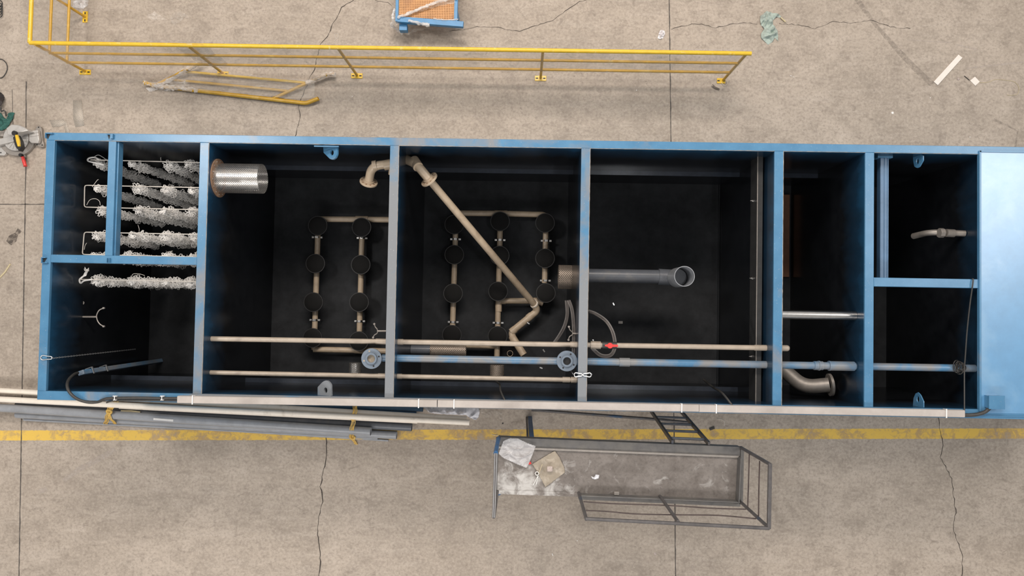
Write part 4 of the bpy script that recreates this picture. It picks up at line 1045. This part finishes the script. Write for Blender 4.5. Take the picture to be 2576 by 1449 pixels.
# ================================================================== MITRE SAW AND CLUTTER AT THE LEFT EDGE
ms = thing('mitre_saw', 'silver mitre saw with yellow handle and red knob at the left edge', 'saw', P(45, 355, 0))
K = lambda l, z: [(p.x, p.y) for p in pxs(l, z)]
def arcpx(cx, cy, r, a0, a1, n=20): return [(cx+r*math.cos(R(a0+(a1-a0)*i/n)), cy-r*math.sin(R(a0+(a1-a0)*i/n))) for i in range(n+1)]
MB().prism(K(arcpx(42, 346, 46, 190, 365)+[(94, 338), (90, 362)][:0], .05), .01, .055).build('base_rim', 'alu_dull', ms, bevel=.004)
MB().disc(P(42, 348, .07), (0, 0, 1), .185, .02, 48).build('turntable', 'alu', ms, bevel=.003)
for a in range(0, 180, 18):
    q = P(42, 348, .092); d = V(math.cos(R(-a)), math.sin(R(-a)), 0); MB().bar(q+d*.05, q+d*.17, .004, .003).build('turntable_rib', 'alu_dull', ms)
MB().prism(K([(74, 330), (96, 327), (99, 352), (97, 360), (80, 360), (74, 355)], .1), .06, .11).build('fence', 'alu', ms, bevel=.006)
for l in ([(76, 337), (97, 333)], [(76, 344), (98, 341)]): MB().bar(P(*l[0], .112), P(*l[1], .112), .004, .003).build('fence_rib', 'alu_dull', ms)
MB().prism(K([(87, 327), (93, 318), (101, 318), (104, 324), (106, 352), (110, 362), (109, 370), (100, 370), (88, 364), (98, 352), (96, 330)], .05), 0, .05).build('base_wing', 'alu_dull', ms, bevel=.004)
MB().prism(K([(-12, 351), (38, 341), (38, 354), (-12, 368)], .12), .05, .12).build('fence', 'alu', ms, bevel=.006)
MB().prism(K([(-12, 366), (12, 362), (14, 378), (15, 386), (10, 391), (-12, 390)], .05), 0, .05).build('base_wing', 'alu', ms, bevel=.004)
for x, y in ((97, 320), (93, 364), (106, 365), (2, 384)): MB().disc(P(x, y, .0515), (0, 0, 1), .010, .0012, 12).build('bolt_hole', 'rubber', ms)
MB().prism(K([(20, 324), (34, 314), (52, 316), (66, 322), (76, 330), (50, 336), (42, 341), (24, 342)], .2), .1, .24).build('blade_guard', 'alu', ms, bevel=.012)
MB().disc(P(39, 336, .24), (0, 0, 1), .035, .03, 24).build('arbor', 'rubber', ms)
MB().prism(K([(33, 346), (42, 338), (50, 352), (54, 370), (48, 380), (40, 370), (36, 358)], .28), .2, .29).build('handle_body', 'rubber', ms, bevel=.008)
MB().prism(K([(39, 340), (45, 339), (50, 354), (51, 368), (46, 369), (42, 356)], .30), .285, .315).build('handle_grip', 'yellow', ms, bevel=.005)
MB().disc(P(55, 391, .05), (0, 0, 1), .024, .04, 20).build('lock_knob', 'rubber', ms, bevel=.004)
MB().tube([P(57, 395, .06), P(60, 405, .06), P(64, 418, .06)], [.018, .024, .022], 16).build('knob_handle', 'red', ms, bevel=.006)
MB().prism(K([(38, 382), (62, 388), (64, 396), (50, 392)], .04), .01, .045).build('mitre_arm', 'alu_dull', ms, bevel=.003)
tag(solid(sheet(pxs([(-14, 236), (2, 231), (9, 238), (15, 250), (16, 262), (11, 270), (5, 274), (-14, 276)]), .0, .01, .20, 5, 3, edge=.5).build('dark_pouch', 'leather')), 'dark brown rounded pouch at the left picture edge above the teal cloth', 'pouch')
tag(MB().tube(spline([P(2, 270, .06), P(3, 280, .05), P(9, 278, .05), (P(14, 282, .04)), P(15, 292, .02)]), .010, 8).build('bent_cord', 'cable'), 'short dark cord between the dark pouch and teal cloth', 'cord')
tag(solid(sheet(pxs([(-10, 286), (4, 284), (10, 294), (18, 300), (22, 286), (30, 282), (38, 284), (36, 298), (28, 312), (20, 322), (8, 330), (-10, 328)]), 0, .008, .10, 10, 8, edge=.3).build('teal_cloth', 'teal')), 'crumpled teal cloth at the left edge above the mitre saw', 'cloth')
tag(solid(sheet(pxs([(-10, 328), (12, 328), (20, 332), (20, 342), (10, 346), (-10, 344)]), 0, .01, .08, 6, 9).build('grey_rag', 'alu_dull')), 'grey rag between the teal cloth and the mitre saw', 'cloth')
tag(MB().tube(spline([P(-8, 148, .01), P(6, 150, .01), P(16, 160, .01), P(18, 174, .01), P(12, 188, .01), P(3, 196, .01), P(-8, 194, .01)]), .006, 8).build('cable_loop', 'cable'), 'thin black cable loop at the left picture edge', 'cable')
m = MB()
for k in range(5): m.ring(P(-4, 8+k*7, .02+.004*k), (.2, 0, 1), .055, .046, .008, 20)
tag(m.build('wire_coil', 'rubber'), 'black coiled wire at the top left picture edge', 'coil')
def flat_uv(poly, z, mat, name, lab):
    q = pxs(poly, z); m = MB(); n = len(q); cx = sum((p for p in q), V(0, 0, 0))/n
    vs = q+[cx]; fs = [(i, (i+1) % n, n) for i in range(n)]
    fs = [f if (vs[f[1]]-vs[f[0]]).cross(vs[f[2]]-vs[f[0]]).z > 0 else (f[1], f[0], f[2]) for f in fs]
    m.add(vs, fs, [[(vs[i].x, vs[i].y) for i in f] for f in fs])
    return tag(solid(m.build(name, mat), .0015), lab, 'metal offcut')
flat_uv([(124, 302), (160, 300), (166, 312), (150, 319), (132, 320)], .006, 'perf_floor', 'perforated_offcut', 'pale perforated metal offcut above the tank corner, left one')
flat_uv([(183, 252), (205, 252), (211, 300), (212, 316), (190, 320), (184, 300)], .006, 'perf_floor', 'perforated_offcut', 'pale perforated metal offcut above the tank corner, right one')
flat_uv([(160, 304), (168, 304), (172, 326), (176, 334), (164, 334)], .005, 'perf_floor', 'perforated_offcut', 'narrow pale perforated offcut between the two larger ones')
tag(MB().tube([P(-8, 706, .004), P(13, 684, .008), P(26, 664, .004)], .012, 6).build('straw_stick', 'straw'), 'yellowish straw stick on the floor at the left edge', 'stick')

# ================================================================== PIPES LYING BELOW THE TANK
def gpipe(name, x0, y0, x1, y1, r, z, mat, lab, grp, hollow=.005, socket=None):
    a, b = P(x0, y0, z), P(x1, y1, z); t = thing(name, lab, 'pipe', a, grp)
    MB().tube([a, a.lerp(b, .5), b], r, 24, hollow=hollow).build('pipe_wall', mat, t)
    if socket: MB().tube([b.lerp(a, socket), b], r*1.12, 24, hollow=hollow).build('pipe_socket', mat, t)
    return t
GG, GC = 'grey pipes lying in front of the tank', 'cream pipes lying in front of the tank'
gpipe('plastic_pipe', -60, 1022, 933, 1085.5, .0585, .19, 'grey_pvc', 'thick grey pipe on top of the tied bundle, ends first', GG)
gpipe('plastic_pipe', 43, 1019, 1036, 1075, .0565, .085, 'darkgrey_pvc', 'darker grey pipe in the tied bundle, reaching farthest right', GG)
gpipe('plastic_pipe', 43, 1042, 998, 1095, .0565, .06, 'grey_pvc', 'thick grey pipe at the bottom of the bundle, middle length', GG)
gpipe('plastic_pipe', 57, 1051, 977, 1108, .016, .018, 'grey_pvc', 'thin grey pipe on the outer side of the bundle, longer one', GG, .002)
gpipe('plastic_pipe', 60, 1056, 950, 1103, .016, .05, 'grey_pvc', 'thin grey pipe on the outer side of the bundle, shorter one', GG, .002)
gpipe('plastic_pipe', -60, 1001.5, 1181, 1063, .040, .25, 'cream_pale', 'long pale cream pipe in front, lying above the others', GC, .004)
gpipe('plastic_pipe', -60, 979, 1174, 1054.5, .040, .165, 'cream_pale', 'long pale cream pipe partly hidden beneath the tank rim', GC, .004)
gpipe('plastic_pipe', 300, 1026, 1050, 1063, .014, .16, 'cream_pale', 'thin pale pipe between the cream and grey pipes', GC, .002)
gpipe('plastic_pipe', 600, 1007, 1064, 1030, .034, .04, 'bluegrey', 'blue-grey pipe under the tray edge, upper of two', GG)
gpipe('plastic_pipe', 560, 1017, 1047, 1042, .034, .04, 'bluegrey', 'blue-grey pipe under the tray edge, lower of two', GG)
q = (P(386, 1054, .251), P(436, 1058, .251)); tag(MB().bar(q[0], q[1], .030, .003).build('paper_label', 'white'), 'white paper label stuck on the top grey pipe', 'label')
tag(MB().tube([P(305, 1034, .16), P(330, 1034, .162), P(353, 1037, .16)], .012, 8).build('glue_stick', 'straw'), 'short pale yellow stick lying between the pipes', 'stick')
def raffia(lab, path, tails, knot):
    t = thing('raffia_tie', lab, 'tie', P(*knot))
    def strap(pts, w, nm):
        q = spline([P(*p) for p in pts], 6); m = MB()
        for k in range(4):
            off = V((k-1.5)*w/3.4, 0, 0); qq = [p+off*(1+.3*math.sin(i*.8+k))+V(0, 0, .003*math.sin(i+k*2)) for i, p in enumerate(q)]
            m.tube(qq, .0055+.001*(k % 2), 6)
        m.build(nm, 'raffia', t)
    for p in path: strap(p, .055, 'strap')
    for p in tails: strap(p, .035, 'loose_end')
    MB().tube(spline([P(knot[0]-5, knot[1]-3, knot[2]), P(knot[0]+5, knot[1], knot[2]+.02), P(knot[0]+3, knot[1]+5, knot[2]+.01), P(knot[0]-5, knot[1]+3, knot[2])], 5, True), .014, 8, closed=True).build('knot', 'raffia', t)
raffia('yellow raffia tie round the pipe bundle, left one', [[(281, 1010, .24), (277, 1022, .25), (275, 1034, .26), (270, 1048, .255), (267, 1062, .16), (266, 1068, .02)], [(294, 1010, .24), (286, 1020, .25), (278, 1032, .26)]],
       [[(275, 1038, .26), (276, 1050, .26), (284, 1059, .2), (290, 1066, .1)], [(276, 1018, .25), (282, 1026, .26), (290, 1012, .25)]], (275, 1035, .262))
raffia('yellow raffia tie round the pipe bundle, right one', [[(895, 1018, .2), (892, 1035, .25), (889, 1056, .24), (886, 1078, .26), (884, 1096, .14), (887, 1106, .03)]],
       [[(889, 1056, .255), (881, 1054, .26), (879, 1049, .26), (890, 1060, .26)], [(888, 1098, .08), (902, 1096, .05), (915, 1099, .04), (910, 1104, .03), (892, 1102, .03)], [(886, 1102, .03), (892, 1112, .02), (897, 1118, .01)]], (887, 1099, .09))
tag(solid(sheet(pxs([(1066, 1024), (1080, 1038), (1100, 1041), (1135, 1043), (1172, 1044), (1180, 1050), (1198, 1056), (1204, 1050), (1208, 1034), (1204, 1022)]), .0, .010, .12, 8, 3).build('plastic_bag', 'bag_white')), 'white plastic bag on the floor under the tray', 'bag')
tag(sheet(pxs([(1204, 1024), (1208, 1036), (1222, 1050), (1236, 1048), (1248, 1046), (1262, 1056), (1264, 1036), (1240, 1032)]), .0, .010, .10, 16, 5).build('clear_film_scrap', 'scrap'), 'crinkled clear film right of the white bag', 'plastic scrap')
pebble(1265, 1065, .010, 'tiny dark lump on the floor near the film', 'rubber', 'dirt_lump', 'debris')
m = MB().bar(P(1785, 1080, .012), P(1797, 1076, .012), .03, .02); tag(m.build('dark_chip', 'cable'), 'small dark chip on the yellow floor line', 'debris')
tag(MB().tube(spline(pxs([(1803, 1054), (1812, 1054), (1822, 1060), (1822, 1071)], .004)), .003, 5).build('string', 'wire'), 'short curved white string below the tank', 'string')
tag(MB().tube([P(1237, 1093, .004), P(1258, 1096, .004)], .004, 6).build('wire_offcut', 'wire'), 'thin white rod on the floor left of the grey platform', 'wire')
tag(MB().tube([P(1389, 1392, .004), P(1391, 1398, .004)], .006, 6).build('paper_fleck', 'white'), 'white fleck on the floor below the grey platform', 'debris')
pebble(1452, 1360, .007, 'white speck on the floor right of the white fleck', 'white', 'paper_fleck', 'debris')
pebble(1648, 1393, .02, 'pale blob near the lower end of the joint', 'stone', 'mortar_blob', 'debris', .15)

# ================================================================== WORK PLATFORM
ZD = 1.70
wp = thing('work_platform', 'grey steel work platform with ladder and side rails in front of the tank', 'platform', P(1550, 1180, 0))
D = lambda x, y, z=ZD: P(x, y, z)
sw, se, ne, nw = D(1251, 1232), D(1856, 1256), D(1862, 1124), D(1254, 1099)
def quad(l, z0, z1): return MB().prism([(p.x, p.y) for p in l], z0, z1)
n1, n2 = D(1254, 1127), D(1858, 1150)
o = quad([D(1252, 1125), D(1860, 1147), D(1855, 1258), D(1249, 1232)], ZD-.012, ZD)
ctr = ORG[wp]
dp = o.build('deck_plate', 'deckplate', wp)
quad([nw, ne, D(1861, 1147), D(1252, 1123)], ZD-.10, ZD+.012).build('north_flange', 'platform', wp, bevel=.003)
MB().bar(D(1253, 1125, ZD+.02), D(1858, 1149, ZD+.02), .022, .02).build('flange_lip', 'alu_dull', wp)
MB().bar(D(1455, 1243, ZD+.04), D(1857, 1260, ZD+.04), .010, .14).build('toe_board', 'platform', wp)
MB().bar(D(1860, 1150, ZD+.06), D(1855, 1259, ZD+.06), .010, .13).build('toe_board', 'platform', wp)
MB().bar(D(1251, 1236, ZD-.02), D(1456, 1243, ZD-.02), .05, .05).build('worn_edge', 'deckplate', wp)
MB().bar(D(1455, 1250, ZD-.03), D(1860, 1268, ZD-.03), .04, .08).build('edge_beam', 'platform', wp)
MB().bar(D(1865, 1124, ZD-.03), D(1862, 1266, ZD-.03), .04, .08).build('edge_beam', 'platform', wp)
MB().bar(D(1251, 1101, ZD-.03), D(1247, 1238, ZD-.03), .03, .08).build('edge_beam', 'platform', wp)
ZT2 = 2.70
post = lambda a, b, nm='rail_post', mat='platform_rail', r=.019: MB().tube([D(*a), P(b[0], b[1], ZT2)], r, 12).build(nm, mat, wp)
post((1254, 1102), (1247, 1140), mat='platform_blue', r=.024); post((1251, 1236), (1242, 1300), r=.02)
post((1864, 1126), (1937, 1168)); post((1860, 1260), (1931, 1325)); post((1660, 1248), (1706, 1313)); post((1456, 1240), (1475, 1306))
MB().bar(P(1247, 1140, ZT2), P(1242, 1302, ZT2), .034, .03).build('top_rail', 'platform_rail', wp, bevel=.003)
MB().bar(P(1250, 1140, ZT2+.017), P(1244.5, 1302, ZT2+.017), .006, .004).bar(P(1245, 1140, ZT2+.017), P(1240, 1302, ZT2+.017), .006, .004).build('rail_edge', 'zinc', wp)
MB().tube([P(1473, 1305, ZT2), P(1706, 1317, ZT2), P(1935, 1329, ZT2)], .019, 12).build('top_rail', 'platform_rail', wp)
MB().bar(P(1937, 1166, ZT2), P(1934, 1330, ZT2), .036, .036).build('top_rail', 'platform_rail', wp, bevel=.004)
for i, (pts, z) in enumerate((([(1468, 1262), (1540, 1267), (1668, 1271), (1720, 1274), (1800, 1279), (1877, 1281)], ZD+.36), ([(1474, 1284), (1530, 1287), (1600, 1293), (1690, 1295), (1790, 1296), (1840, 1299), (1902, 1305)], ZD+.68),
               ([(1885, 1143), (1883, 1210), (1881, 1275)], ZD+.36), ([(1911, 1160), (1909, 1230), (1908, 1300)], ZD+.68))):
    MB().tube(spline([P(x, y, z) for x, y in pts], 5), .0075, 8).build('guard_wire', 'wirebrown', wp)
for tri in ([(1251, 1233), (1275, 1236), (1251, 1248)], [(1456, 1240), (1482, 1241), (1462, 1252)], [(1838, 1252), (1862, 1254), (1862, 1266)], [(1860, 1128), (1866, 1134), (1861, 1148)], [(1252, 1100), (1285, 1097), (1254, 1118)]):
    quad([D(x, y, ZD-.06) for x, y in tri], ZD-.07, ZD-.05).build('gusset', 'platform_blue', wp)
# legs and bracing
def leg(px, py, dx=0, dy=0): 
    p = D(px, py); MB().box((p.x-.028, p.y-.03, 0), (p.x+.028, p.y+.03, ZD-.012)).build('leg', 'platform_blue', wp, bevel=.003)
leg(1338, 1110); leg(1270, 1225); leg(1840, 1243)
pg = D(1338, 1110); MB().box((pg.x-.06, pg.y-.02, 0), (pg.x-.035, pg.y+.02, ZD-.03)).build('leg_brace', 'platform_rail', wp)
MB().tube([P(1337, 1031, .32), P(1651, 1055, .32), P(1735, 1063, .32)], .020, 10).build('base_rail', 'platform_rail', wp)
# ladder
La, Lb = P(1620, 1008, 0), D(1692, 1113); Ra, Rb = P(1692, 1010, 0), D(1784, 1117)
for a, b in ((La, Lb), (Ra, Rb)): MB().bar(a, b, .028, .05).build('ladder_rail', 'platform_rail', wp, bevel=.003)
for k in range(6):
    t = .12+k*.158
    MB().tube([La.lerp(Lb, t), Ra.lerp(Rb, t)], .017, 10).build('ladder_rung', 'rungsteel', wp)
# things left on the deck
zb_ = ZD+.004
tag(solid(sheet(pxs([(1254, 1140), (1266, 1108), (1284, 1100), (1304, 1102), (1325, 1112), (1348, 1120), (1340, 1142), (1332, 1162), (1325, 1176), (1288, 1161), (1268, 1152)], zb_), zb_+.03, .009, .05, 7, 12, edge=.3).build('plastic_bag', 'bag'), .001), 'milky clear plastic bag on the left end of the platform', 'bag')
tag(MB().prism([(p.x, p.y) for p in pxs([(1329, 1165), (1334, 1160), (1337, 1166), (1330, 1168)], zb_)], zb_, zb_+.02).build('orange_tab', 'red'), 'small orange-red tab at the corner of the clear bag', 'tab')
tag(solid(sheet(pxs([(1338, 1167), (1396, 1133), (1408, 1150), (1420, 1176), (1421, 1189), (1400, 1205), (1372, 1226), (1360, 1204), (1350, 1185)], zb_), zb_, .009, .028, 6, 15, edge=.3).build('brown_poly_bag', 'kraft'), .001), 'flat brownish poly bag lying slanted on the platform', 'bag')
tag(MB().box(D(1379, 1182, zb_+.04)+V(-.015, -.02, -.005), D(1388, 1175, zb_+.04)+V(.01, .012, .012)).build('small_packet', 'stone', bevel=.008), 'small pale packet on the brown bag', 'packet')
sp_ = thing('ring_spanner', 'white metal ring with two prongs on the platform', 'tool', P(1351, 1190, zb_))
MB().ring(P(1351, 1191, zb_+.012), (0, 0, 1), .026, .018, .012, 6).build('ring', 'white', sp_)
MB().bar(P(1353, 1197, zb_+.01), P(1341, 1221, zb_+.01), .006, .006).bar(P(1354, 1197, zb_+.01), P(1349, 1219, zb_+.01), .006, .006).build('prong', 'white', sp_)
tag(MB().bar(P(1356, 1190, zb_+.045), P(1364, 1168, zb_+.045), .005, .004).build('thin_stick', 'straw'), 'thin pale stick on the brown bag', 'stick')
tag(sheet(pxs([(1486, 1197), (1494, 1200), (1498, 1193), (1507, 1194), (1506, 1203), (1498, 1206), (1490, 1204)], zb_), zb_, .006, .04, 20, 4).build('foil_scrap', 'bag_white'), 'small shiny white foil scrap in the middle of the platform', 'scrap')
q = D(1551, 1241, ZD+.05); tag(MB().box(q+V(-.03, -.02, -.02), q+V(.03, .02, .01)).build('latch_plate', 'alu_dull', bevel=.003), 'small grey metal latch on the front edge of the platform', 'latch')
